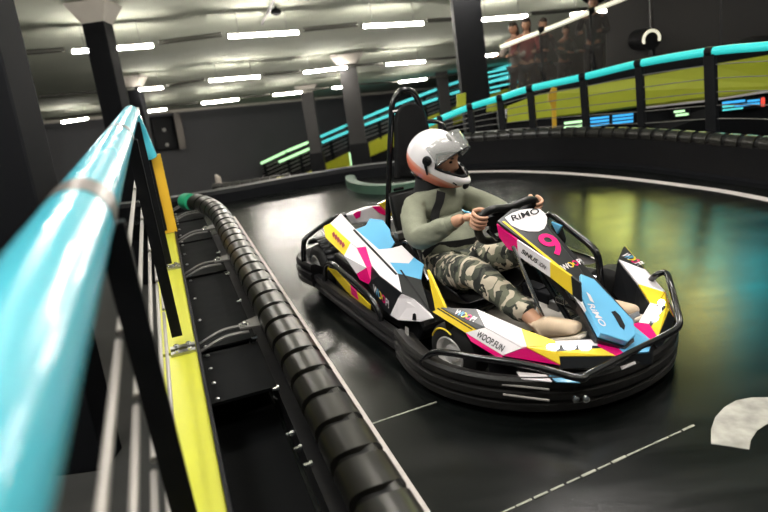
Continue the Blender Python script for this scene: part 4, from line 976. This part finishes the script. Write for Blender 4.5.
hoop = [kf(388, 232, -.70), kf(388.5, 190, -.69), kf(391, 125, -.68), kf(392.5, 104, -.68), kf(399, 92, -.68), kf(407, 90, -.68), kf(415, 95, -.68), kf(422, 112, -.68), kf(429, 140, -.68), kf(440, 190, -.70)]
kbuild(MB().tube(smoothpath(hoop, 6), .0165, 'blacktube', 14), 'roll_hoop', 'black roll hoop behind the headrest', smooth=True)
br_ = [kf(423, 122, -.68), kf(436, 121, -.66), kf(443, 124, -.60), kf(446, 134, -.60), kf(447, 150, -.62)]
kbuild(MB().tube(roundpath(br_, .04), .012, 'blacktube', 10), 'hoop_brace', smooth=True)
for p in (kf(392, 112, -.66), kf(394, 190, -.66)):
    kbuild(MB().tube([p, p+A3((0, .06, 0))], .009, 'blacktube', 8), 'hoop_brace', smooth=True)
for s in (-1, 1): kbuild(MB().tube([A3((-.70, s*.2, .42)), A3((-.98, s*.27, .10))], .013, 'blacktube', 10), 'hoop_strut', smooth=True)
# hardware between seat and pod
random.seed(3)
for k, (x, y, l, sz) in enumerate(((392, 238, -.24, .05), (398, 248, -.26, .06), (404, 258, -.27, .05), (411, 262, -.28, .05), (400, 235, -.24, .035))):
    kbuild(MB().box(kl(x, y, l), (sz*1.3, .05, sz), 'blackpaint' if k % 2 else 'greysteel'), 'seat_bracket', bevel=.004)
kbuild(MB().tube(roundpath([kl(404, 242, -.27), kl(412, 243, -.27), kl(420, 262, -.27), kl(428, 280, -.27)], .04), .012, 'blacktube', 10), 'seat_stay', smooth=True)
# far side safety tube
ft = [(.02, .30, .30), kl(548, 213, .30)+A3((0, 0, .01)), kl(572, 231, .30), kl(592, 246, .30), kl(599, 257, .30), kl(600.5, 284, .30), A3((.56, .27, .10))]
kbuild(MB().tube(roundpath(ft, .06), .016, 'blacktube', 14), 'safety_tube', 'black side tube beyond the hood', smooth=True)
kbuild(MB().tube([kl(560, 268, .24), kl(600, 280, .30)], .014, 'blacktube', 10), 'safety_tube', smooth=True)
mb = MB().prism([kl(x, y, .22) for x, y in ((551, 225), (558, 224), (563, 240), (558, 262), (553, 250))], (0, .02, 0), 'blackpaint'); kbuild(mb, 'side_plate')
mb = MB().prism([kl(x, y, .20) for x, y in ((551, 222), (561, 226), (557, 234))], (0, .01, 0), 'blue'); kbuild(mb, 'side_sticker', 'small blue and white patch')
# --- steering
WC = A3((.185, 0, .565)); WU = unit(A3((.40, 0, .92))); WN = A3((-WU[2], 0, WU[0])); WL = A3((0, 1, 0))
def wp(l, u, n=0): return WC+WL*l+WU*u+WN*n
rimp = [wp(-.10, .075), wp(-.15, .06), wp(-.165, .02), wp(-.15, -.04), wp(-.10, -.10), wp(0, -.115), wp(.10, -.10), wp(.15, -.04), wp(.165, .02), wp(.15, .06), wp(.10, .075), wp(0, .062)]
sw = kbuild(MB().tube(smoothpath(rimp, 5, closed=True), .019, 'seat', 12, closed=True), 'steering_wheel', 'black flat topped steering wheel', smooth=True)
mb = MB().prism([wp(-.08, .05), wp(.08, .05), wp(.07, -.08), wp(-.07, -.08)], WN*.03, 'blackpaint'); mb.build('wheel_hub', sw, bevel=.01)
for s in (-1, 1): MB().prism([wp(.06*s, .03), wp(.155*s, .035), wp(.155*s, .0), wp(.06*s, -.03)], WN*.015, 'blackpaint').build('wheel_spoke', sw)
kbuild(MB().tube([WC-WN*.01, A3((.62, 0, .14))], .014, 'blacktube', 10), 'steering_column', smooth=True)
kbuild(MB().tube([kl(513, 246, -.14), kl(545, 322, -.12)], .0085, 'chrome', 10), 'support_rod', 'polished steel support rod', smooth=True)
kbuild(MB().tube([kl(488, 231, -.12), kl(498, 240, -.12)], .009, 'blacktube', 8), 'support_rod', smooth=True)
# --- pedals and front mechanics
for s in (-1, 1):
    mb = MB(); mb.box((.80, s*.13, .20), (.02, .07, .10), 'steel', np.array([unit(A3((1, 0, .5))), A3((0, 1, 0)), unit(A3((-.5, 0, 1)))])); mb.tube([(.82, s*.13, .17), (.74, s*.13, .06)], .01, 'blacktube', 8); kbuild(mb, 'pedal')
for x, y, l, sz, m in ((545, 296, .02, .05, 'blackpaint'), (556, 305, .02, .04, 'steel'), (535, 290, .03, .06, 'blackpaint'), (529, 305, -.02, .035, 'steel'), (562, 300, .0, .03, 'chrome')):
    kbuild(MB().box(kl(x, y, l), (sz*1.8, sz, sz), m), 'control_unit', bevel=.006)
kbuild(MB().tube([(.46, -.38, .12), (.50, 0, .12), (.46, .38, .12)], .009, 'steel', 8), 'tie_rod', smooth=True)
mb = MB().box((.70, 0, .064), (.22, .36, .008), 'blackpaint'); kbuild(mb, 'foot_mat')

# ================================================================== PEOPLE
def kvec(p): return A3(p, float)
from mathutils import noise as mnoise
def wrinkle(vs, fs, amp, sc):
    me = bpy.data.meshes.new('w'); me.from_pydata(vs, [], fs); me.update(); out = []
    for v in me.vertices:
        c = v.co; n1 = mnoise.noise(Vector((c.x*sc, c.y*sc, c.z*sc*2.2))); n2 = 1-2*abs(mnoise.noise(Vector((c.x*sc*1.6+5, c.y*sc*1.6, c.z*sc*2.6)))); out.append(tuple(c+v.normal*amp*(n1*.9+n2*.5)))
    bpy.data.meshes.remove(me); return out
def join_skins(mb, parts, m):
    for nodes, edges, root in parts:
        v, f = skin_mesh(nodes, edges, 2, root); mb.add(v, f, m)
drv = empty('person', (KO[0], KO[1], 0), TH, 'driver in a white helmet, grey-green sweater and camouflage trousers steering the kart', 'person')
HEADC = A3((-.375, 0, .795)); YAW = math.radians(27); PIT = math.radians(15)
hf = A3((math.cos(YAW)*math.cos(PIT), math.sin(YAW)*math.cos(PIT), -math.sin(PIT))); hl_ = A3((-math.sin(YAW), math.cos(YAW), 0)); hu = np.cross(hf, hl_)
HA = np.array([hf, hl_, hu])
def head_geo(mb, c, AX, sc=1.0, skin='skin'):
    nu, nv = 28, 20; vs = []; fs = []
    for j in range(nv+1):
        t = PI*j/nv
        for i in range(nu):
            u = 2*PI*i/nu; x, y, z = math.sin(t)*math.cos(u), math.sin(t)*math.sin(u), math.cos(t)
            X, Y, Z = .098*x, .076*y, .118*z
            if z < 0: X *= 1-.12*(-z); Y *= 1-.30*(-z)
            if x > .2:
                X += .024*math.exp(-((y/.16)**2))*math.exp(-(((z+.18)/.22)**2))      # nose
                X += .008*math.exp(-((y/.30)**2))*math.exp(-(((z+.62)/.12)**2))      # lips / chin
                X -= .010*math.exp(-(((abs(y)-.36)/.16)**2))*math.exp(-(((z-.06)/.14)**2))  # eye sockets
                X += .006*math.exp(-(((z-.28)/.12)**2))*math.exp(-((y/.55)**2))      # brow
            vs.append(c+sc*(AX[0]*X+AX[1]*Y+AX[2]*Z))
    for j in range(nv):
        for i in range(nu): fs.append((j*nu+i, (j+1)*nu+i, (j+1)*nu+(i+1) % nu, j*nu+(i+1) % nu))
    mb.add(vs, fs, skin)
    for s in (-1, 1):
        mb.ell(c+sc*(AX[0]*.082+AX[1]*s*.030+AX[2]*.008), (.008*sc, .014*sc, .008*sc), 'eye', AX, 10, 6)
        mb.ell(c+sc*(AX[0]*.088+AX[1]*s*.032+AX[2]*.030), (.007*sc, .018*sc, .004*sc), 'hair', AX, 10, 6)
        mb.ell(c+sc*(AX[0]*-.005+AX[1]*s*.076+AX[2]*-.005), (.020*sc, .010*sc, .032*sc), skin, AX, 10, 8)
    mb.ell(c+sc*(AX[0]*.088+AX[2]*-.062), (.008*sc, .024*sc, .007*sc), 'lip', AX, 10, 6)
bm_ = MB(); head_geo(bm_, HEADC+hf*.026+hu*.004, HA)
# skeleton
JN = {'pel': (-.27, 0, .225), 'sp': (-.335, 0, .36), 'ch': (-.385, 0, .50), 'nb': (-.40, 0, .61), 'nk': (-.39, 0, .70)}
SH = {-1: A3((-.37, -.19, .575)), 1: A3((-.375, .19, .575))}
EL = {-1: A3((-.150, -.285, .455)), 1: A3((-.13, .29, .43))}
RIM = {s: wp(s*.158, .03) for s in (-1, 1)}
WR = {s: RIM[s]+WN*.085+WL*s*.02-WU*.035 for s in (-1, 1)}
KNE = {-1: kl(484, 266, -.2), 1: A3((.17, .16, .385))}
KNE[-1] = A3((.225, -.2, .365)); ANK = {-1: A3((.545, -.165, .225)), 1: A3((.56, .18, .21))}
HIP = {-1: A3((-.24, -.10, .22)), 1: A3((-.24, .10, .22))}
nodes = [(JN['pel'], .085), (JN['sp'], .07), (JN['ch'], .06), (JN['nb'], .045), (JN['nk'], .055), (HEADC-hu*.05, .055)]; edges = [(0, 1), (1, 2), (2, 3), (3, 4), (4, 5)]
for s in (-1, 1):
    i = len(nodes); nodes += [(SH[s], .04), (EL[s], .036), (WR[s], .029)]; edges += [(2, i), (i, i+1), (i+1, i+2)]
    i = len(nodes); nodes += [(HIP[s], .075), ((HIP[s]+KNE[s])/2, .068), (KNE[s], .05), (KNE[s]*.5+ANK[s]*.5, .046), (ANK[s], .034), (ANK[s]+A3((.05, 0, -.03)), .034), (ANK[s]+A3((.15, .015, .02)), .03)]; edges += [(0, i)]+[(i+k, i+k+1) for k in range(6)]
join_skins(bm_, [(nodes, edges, 0)], 'skin')
for s in (-1, 1):
    R_ = RIM[s]; o_ = WL*s
    palm = [(WR[s], (.026, .020)), (R_+WN*.055+o_*.022-WU*.012, (.034, .020)), (R_+WN*.030+o_*.028, (.036, .018))]
    join_skins(bm_, [(palm, [(0, 1), (1, 2)], 0)], 'skin')
    for k in range(4):
        d = .031-.0205*k; ln = [.95, 1.05, 1.0, .82][k]
        ch_ = [(R_+WN*.034+o_*.026+WU*d, .0100), (R_+WN*.008+o_*.036*ln+WU*d, .0095), (R_-WN*.018*ln+o_*.026+WU*d, .0088), (R_-WN*.030*ln-o_*.002+WU*d*.95, .0080), (R_-WN*.022-o_*.020*ln+WU*d*.9, .0070)]
        join_skins(bm_, [(ch_, [(0, 1), (1, 2), (2, 3), (3, 4)], 0)], 'skin')
    th_ = [(R_+WN*.050+o_*.012+WU*.018, .0125), (R_+WN*.034-o_*.006+WU*.036, .0110), (R_+WN*.014-o_*.020+WU*.044, .0098), (R_-WN*.008-o_*.024+WU*.046, .0085)]
    join_skins(bm_, [(th_, [(0, 1), (1, 2), (2, 3)], 0)], 'skin')
bm_.build('body', drv, smooth=True, angle=180)
# sweater
nodes = [((-.255, 0, .245), (.175, .145)), ((-.315, 0, .34), (.168, .138)), ((-.365, 0, .47), (.178, .138)), ((-.395, 0, .56), (.15, .115)), ((-.402, 0, .63), (.080, .080))]; edges = [(0, 1), (1, 2), (2, 3), (3, 4)]
for s in (-1, 1):
    i = len(nodes); cuff = WR[s]+unit(EL[s]-WR[s])*.085
    nodes += [(SH[s]+A3((.0, -s*.02, -.015)), .085), (SH[s]*.5+EL[s]*.5, .072), (EL[s], .064), (EL[s]*.45+cuff*.55, .055), (cuff, .042)]; edges += [(3, i)]+[(i+k, i+k+1) for k in range(4)]
v, f = skin_mesh(nodes, edges, 3, 0); v = wrinkle(v, f, .0075, 11); mb = MB().add(v, f, 'sweater'); swt = mb.build('sweater', drv, smooth=True, angle=180)
for s in (-1, 1):
    cuff = WR[s]+unit(EL[s]-WR[s])*.068; MB().tube([cuff+unit(EL[s]-WR[s])*.025, cuff-unit(EL[s]-WR[s])*.01], [.037, .033], 'sweater', 14).build('cuff', swt, smooth=True)
MB().tube(smoothpath([(-.40, 0, .655), (-.40, 0, .62)], 2), [.060]*3, 'sweater', 18).build('collar', swt, smooth=True)
# trousers
nodes = [((-.27, 0, .215), (.13, .11))]; edges = []
for s in (-1, 1):
    i = len(nodes); nodes += [(HIP[s]+A3((.03, 0, .01)), .103), (HIP[s]*.5+KNE[s]*.5+A3((0, 0, -.005)), .092), (KNE[s]+A3((-.03, 0, -.012)), .074), (KNE[s]+A3((.035, 0, -.022)), .068), (KNE[s]*.5+ANK[s]*.5+A3((-.005, 0, -.012)), .060), (ANK[s]*.93+KNE[s]*.07, .047)]; edges += [(0, i)]+[(i+k, i+k+1) for k in range(5)]
v, f = skin_mesh(nodes, edges, 3, 0); v = wrinkle(v, f, .008, 13); MB().add(v, f, 'camo').build('trousers', drv, smooth=True, angle=180)
# shoes
def shoe(s, par):
    a = ANK[s]; heel = a+A3((.015, 0, -.05)); d = unit(A3((.17, .02*-s, .075))); n = unit(A3((-d[2], 0, d[0])))
    nd = [(heel, (.043, .044)), (heel+d*.06+n*.022, (.044, .050)), (heel+d*.13+n*.012, (.047, .040)), (heel+d*.185+n*.003, (.048, .031)), (heel+d*.225, (.036, .022)), (a+A3((.012, 0, .004)), (.044, .044))]
    v, f = skin_mesh(nd, [(0, 1), (1, 2), (2, 3), (3, 4), (0, 5)], 2, 0); sh = MB().add(v, f, 'shoe').build('shoe', par, smooth=True, angle=180); sh['label'] = 'beige suede shoe'
    w = np.cross(n, d); q = []
    for t, ww in ((-.035, .028), (.0, .037), (.07, .036), (.14, .048), (.20, .046), (.24, .026)): q.append((t, ww))
    poly = [heel+d*t+w*ww-n*.040 for t, ww in q]+[heel+d*t-w*ww-n*.040 for t, ww in q[::-1]]; MB().prism(poly, n*.016, 'sole').build('sole', sh, bevel=.005)
    mb = MB()
    for k in range(4): c = heel+d*(.075+.022*k)+n*(.056-.010*k); mb.tube([c+w*.022, c+n*.004, c-w*.022], .003, 'sole', 6)
    mb.build('laces', sh)
for s in (-1, 1): shoe(s, drv)
# balaclava round the neck and belts
MB().lathe(HEADC-hu*.20+hf*-.01, hu, [(0, .082), (.03, .078), (.07, .080), (.10, .085)], 'blackcloth', 24).build('neck_warmer', drv, smooth=True)
def ribbon(name, pts, w, m, wdir):
    P = smoothpath(pts, 6); mb = MB(); wd = [unit(A3(wdir)-unit(P[min(i+1, len(P)-1)]-P[max(i-1, 0)])*(A3(wdir)@unit(P[min(i+1, len(P)-1)]-P[max(i-1, 0)]))) for i in range(len(P))]
    vs = []; fs = []
    for p, q in zip(P, wd): vs += [p-q*w/2, p+q*w/2]
    for i in range(len(P)-1): fs.append((2*i, 2*i+1, 2*i+3, 2*i+2))
    mb.add(vs, fs, m); return kbuild(mb, name, 'black belt strap', solid=.004)
# belts follow the sweater surface
def onchest(l, z):
    tb = BVHTree.FromPolygons([tuple(v_) for v_ in SWV], SWF); h = tb.ray_cast(Vector((.4, l, z)), Vector((-1, 0, 0)))
    return A3(h[0])+A3((.007, 0, 0)) if h[0] else A3((-.25, l, z))
SWV = [tuple(v_.co) for v_ in swt.data.vertices]; SWF = [tuple(p.vertices) for p in swt.data.polygons]
ribbon('seat_belt', [onchest(-.02, .625), onchest(-.045, .58), onchest(-.075, .53), onchest(-.10, .48), onchest(-.12, .43), onchest(-.14, .38)], .05, 'blackcloth', (0, 1, 0))
ribbon('seat_belt', [A3((-.25, -.20, .33)), onchest(-.14, .36), onchest(-.07, .37), onchest(.0, .365), onchest(.09, .355), onchest(.15, .34)], .045, 'blackcloth', (.3, 0, 1))
# helmet: its own frame, x forward, z up
hm = bpy.data.objects.new('helmet', None)
def hshape(x, y, z, k=1.0):
    X, Y, Z = .152*x, .128*y, .150*z
    if Z < -.005 and X > -.02:
        s_ = min(1, (-Z-.005)/.075); s_ = s_*s_*(3-2*s_); w_ = max(0, (X+.02)/.17); X += .10*s_*w_; Y *= 1-.22*s_*w_
    if X < 0: X *= 1.06
    if Z < -.128: Z = -.128-(Z+.128)*.15-.0; Y *= .97
    return X*k, Y*k, Z*k
def hshell(m, k, name, parent, port=True):
    nu, nv = 72, 52; vs = []; fs = []
    for j in range(nv+1):
        t = PI*j/nv
        for i in range(nu):
            u = 2*PI*i/nu; vs.append(hshape(math.sin(t)*math.cos(u), math.sin(t)*math.sin(u), math.cos(t), k))
    for j in range(nv):
        for i in range(nu):
            t = PI*(j+.5)/nv; u = 2*PI*(i+.5)/nu; z = math.cos(t)*.15; az = abs((u+PI) % (2*PI)-PI)
            lowz = -.042+.035*max(0, az-.35); hiz = .066-.03*max(0, az-.7)
            if port and az < 1.12 and lowz < z < hiz: continue
            if z < -.131: continue
            fs.append((j*nu+i, (j+1)*nu+i, (j+1)*nu+(i+1) % nu, j*nu+(i+1) % nu))
    return MB().add(vs, fs, m).build(name, parent, smooth=True, angle=180)
he = hshell('helmet', 1.0, 'helmet', drv); he['label'] = 'white full face helmet with a red fade along the jaw'
sd_ = he.modifiers.new('s', 'SOLIDIFY'); sd_.thickness = .012; sd_.offset = -1
he.location = tuple(HEADC); he.rotation_euler = Matrix(np.array([hf, hl_, hu]).T.tolist()).to_euler()
hshell('lining', .90, 'helmet_lining', he)
# rim of the eye port
def portpt(az, z): # on the shell
    zz = z/.15; r_ = math.sqrt(max(0, 1-zz*zz)); return A3(hshape(r_*math.cos(az), r_*math.sin(az), zz, 1.0))
azs = np.linspace(-1.12, 1.12, 25)
loop = [portpt(a, .066-.03*max(0, abs(a)-.7)+.003) for a in azs]+[portpt(a, -.042+.035*max(0, abs(a)-.35)-.002) for a in azs[::-1]]
MB().tube(loop, .006, 'blackpaint', 8, closed=True).build('port_seal', he, smooth=True)
# raised clear visor
vv = []; nz = 6; na = 22; piv = A3((.0, 0, .0)); an = math.radians(50)
for j in range(nz):
    for i in range(na):
        a = -1.2+2.4*i/(na-1); z = -.065+.110*j/(nz-1); p = A3((.200*math.cos(a)*math.sqrt(1-(z/.24)**2)-.006, .150*math.sin(a), z)); x_, z_ = p[0], p[2]
        vv.append(A3((x_*math.cos(an)-z_*math.sin(an), p[1], x_*math.sin(an)+z_*math.cos(an))))
vf = [(j*na+i, j*na+i+1, (j+1)*na+i+1, (j+1)*na+i) for j in range(nz-1) for i in range(na-1)]
vo = MB().add(vv, vf, 'visor').build('visor', he, smooth=True, solid=.003, angle=180); vo['label'] = 'clear smoked visor flipped up'
MB().tube([vv[i] for i in range(na)], .003, 'blackpaint', 6).build('visor_edge', vo, smooth=True)
for s in (-1, 1):
    MB().lathe((.02, s*.120, .012), (0, s, 0), [(0, .027), (.012, .025), (.018, .019), (.016, .012), (.021, .010), (.021, .003)], 'blackpaint', 24).build('visor_pivot', he, smooth=True)
    MB().prism([(.012, s*.131, -.01), (.028, s*.131, -.01), (.040, s*.128, -.055), (.034, s*.128, -.057)], (0, s*.006, 0), 'blackpaint').build('visor_lever', he)
    p = A3(hshape(math.cos(s*.35)*.50, math.sin(s*.35)*.50, .866)); MB().ell(p, (.026, .011, .006), 'ringgrey', np.array([unit(A3((.8, s*.1, -.5))), A3((0, 1, 0)), unit(A3((.5, 0, .8)))]), 10, 6).build('top_vent', he)
    c0 = portpt(s*.62, -.088); c1 = portpt(s*.80, -.075); MB().tube([c0*1.01, c1*1.01], .004, 'blackpaint', 6).build('jaw_mark', he)
MB().ell(portpt(0, -.092)*1.0, (.012, .034, .022), 'blackpaint', None, 14, 8).build('chin_vent', he, smooth=True)

# --- spectators on the platform
def spectator(x, y, dY, coat, hairm, label, face=(-.2, -1), lean=.12, hscale=1.0, arms=True, trousers='greytrousers'):
    # head centre seen at x, y
    Yd = Yp(x)+dY; hc = py(x, y, Yd); fz_ = plat_z(x, dY); fx = unit(A3((face[0], face[1], 0))); lx = A3((-fx[1], fx[0], 0)); up = A3((0, 0, 1.))
    H_ = hc[2]-fz_; k = H_/1.60
    base = A3((hc[0], hc[1], fz_))-fx*lean*k
    r = empty('person', base, 0, label, 'person', 'spectators at the white lit handrail')
    def w(f, l, z): return fx*f*k+lx*l*k+up*z*k
    AX = np.array([unit(fx-up*.35), lx, unit(up+fx*.35)]); mb = MB(); H0 = hc-base
    head_geo(mb, H0, AX, k)
    nd = [(w(0, 0, .95), .11*k), (w(.02, 0, 1.15), .10*k), (w(lean*.6, 0, 1.36), .11*k), (w(lean*.85, 0, 1.47), .055*k), (H0-up*.05*k, .05*k)]; ed = [(0, 1), (1, 2), (2, 3), (3, 4)]
    hands = []
    for s in (-1, 1):
        i = len(nd); hnd = w(lean+.34, s*.16, 1.12) if arms else w(.05, s*.26, .85); elb = w(lean+.05, s*.27, 1.10) if arms else w(.0, s*.25, 1.10)
        nd += [(w(lean*.6, s*.17, 1.38), .055*k), (elb, .04*k), (hnd, .03*k), (hnd+fx*.09*k, .028*k)]; ed += [(2, i), (i, i+1), (i+1, i+2), (i+2, i+3)]; hands.append((i, elb, hnd))
        i = len(nd); nd += [(w(0, s*.09, .90), .085*k), (w(.02, s*.10, .48), .06*k), (w(0, s*.10, .08), .04*k), (w(.12, s*.11, .04), .035*k)]; ed += [(0, i), (i, i+1), (i+1, i+2), (i+2, i+3)]
    v, f = skin_mesh(nd, ed, 1, 0); mb.add(v, f, 'skin')
    for s, (i, e_, h_) in zip((-1, 1), hands):
        for q in range(4):
            b0 = h_+fx*.08*k+lx*(.03-.02*q)*k; mb.tube([b0, b0+fx*.05*k, b0+fx*.07*k-up*.03*k], [.010*k, .009*k, .007*k], 'skin', 6)
        b0 = h_+fx*.03*k-lx*s*.03*k; mb.tube([b0, b0+fx*.035*k-lx*s*.02*k], [.011*k, .008*k], 'skin', 6)
    mb.build('body', r, smooth=True, angle=180)
    nd = [(w(0, 0, .86), (.175*k, .13*k)), (w(.02, 0, 1.12), (.16*k, .125*k)), (w(lean*.6, 0, 1.34), (.155*k, .12*k)), (w(lean*.8, 0, 1.44), .08*k)]; ed = [(0, 1), (1, 2), (2, 3)]
    for s, (_, e_, h_) in zip((-1, 1), hands): i = len(nd); nd += [(w(lean*.6, s*.18, 1.37), .075*k), (e_, .06*k), (h_, .045*k)]; ed += [(2, i), (i, i+1), (i+1, i+2)]
    v, f = skin_mesh(nd, ed, 1, 0); MB().add(v, f, coat).build('jacket', r, smooth=True, angle=180)
    nd = [(w(0, 0, .88), (.16*k, .12*k))]; ed = []
    for s in (-1, 1): i = len(nd); nd += [(w(0, s*.09, .82), .095*k), (w(.02, s*.10, .48), .075*k), (w(0, s*.10, .10), .06*k)]; ed += [(0, i), (i, i+1), (i+1, i+2)]
    v, f = skin_mesh(nd, ed, 1, 0); MB().add(v, f, trousers).build('trousers', r, smooth=True, angle=180)
    # hair cap over the back and top of the head
    nu, nv = 20, 12; vs = []; fs = []
    for j in range(nv+1):
        t = PI*j/nv
        for i in range(nu):
            u = 2*PI*i/nu; d = A3((math.sin(t)*math.cos(u)*.108, math.sin(t)*math.sin(u)*.092, math.cos(t)*.128)); vs.append(H0+k*(AX[0]*(d[0]-.012)+AX[1]*d[1]+AX[2]*(d[2]+.008)))
    for j in range(nv):
        for i in range(nu):
            t = PI*(j+.5)/nv; u = 2*PI*(i+.5)/nu
            if math.cos(t) < .45 and math.cos(u) > .15: continue
            if math.cos(t) < (-.9 if hairm == 'long' else -.35): continue
            fs.append((j*nu+i, (j+1)*nu+i, (j+1)*nu+(i+1) % nu, j*nu+(i+1) % nu))
    MB().add(vs, fs, 'hair').build('hair', r, smooth=True, angle=180)
    if hairm == 'long': MB().tube([H0-AX[0]*.06*k, H0-AX[0]*.09*k-up*.16*k, H0-AX[0]*.08*k-up*.30*k], [.08*k, .08*k, .04*k], 'hair', 12).build('hair', r, smooth=True)
    for s in (-1, 1): MB().ell(w(.08, s*.105, .045), (.15*k, .055*k, .05*k), 'blackcloth', np.array([fx, lx, up])).build('shoe', r, smooth=True)
    return r
spectator(513, 29, .75, 'palecoat', 'long', 'leftmost spectator, in a pale jacket at the end of the white handrail', face=(-.75, -.7))
spectator(526, 24.5, .55, 'redcoat', 'long', 'spectator in a dark red jacket leaning on the white handrail', face=(-.35, -1))
spectator(543, 24.5, .75, 'blackcloth', 'short', 'spectator in black behind the first post of the white handrail', face=(.2, -1))
spectator(566, 31, 1.05, 'greencoat', 'short', 'spectator in a grey-green jacket behind the glass', face=(.3, -1))
spectator(593, 3, .75, 'blackcloth', 'long', 'spectator leaning over the white handrail at the top edge, beside the second post', face=(-.5, -1))
# ================================================================== LIGHT, CAMERA
w = bpy.data.worlds.new('hall'); SC.world = w; w.use_nodes = True
w.node_tree.nodes['Background'].inputs[0].default_value = (.75, .85, .9, 1); w.node_tree.nodes['Background'].inputs[1].default_value = .14
def arealamp(name, pos, target, size, power, col=(1, 1, 1), sy=None):
    l = bpy.data.lights.new(name, 'AREA'); l.energy = power; l.color = col; l.size = size
    if sy: l.shape = 'RECTANGLE'; l.size_y = sy
    o = bpy.data.objects.new(name, l); COL.objects.link(o); o.location = tuple(pos)
    d = Vector(tuple(A3(target)-A3(pos))); o.rotation_euler = d.to_track_quat('-Z', 'Y').to_euler(); return o
# two unseen fill lamps, added above the near track to brighten the scene
arealamp('fill_lamp', fromB((r1[0]-2.2, r1[1]-9.5, HC-.12)), fromL(2.6, .8, 0), 1.6, 140, (1, .95, .9), .4)
arealamp('fill_lamp', (-1.9, 1.5, 3.7), (.4, 2.9, .3), 1.6, 120, (1, .97, .94), .4)
cam = bpy.data.cameras.new('camera'); co = bpy.data.objects.new('camera', cam); COL.objects.link(co)
cam.sensor_width = 36; cam.lens = F/768*36; cam.clip_start = .02; cam.clip_end = 200
mw = Matrix.Identity(4)
for i in range(3): mw[i][0] = RX[i]; mw[i][1] = UX[i]; mw[i][2] = -_fw[i]; mw[i][3] = CAM[i]
co.matrix_world = mw
cam.dof.use_dof = True; cam.dof.focus_distance = 2.75; cam.dof.aperture_fstop = 2.2
SC.camera = co
SC.view_settings.view_transform = 'Standard'; SC.view_settings.look = 'None'; SC.view_settings.exposure = -0.25; SC.view_settings.gamma = 1; SC.view_settings.use_curve_mapping = False
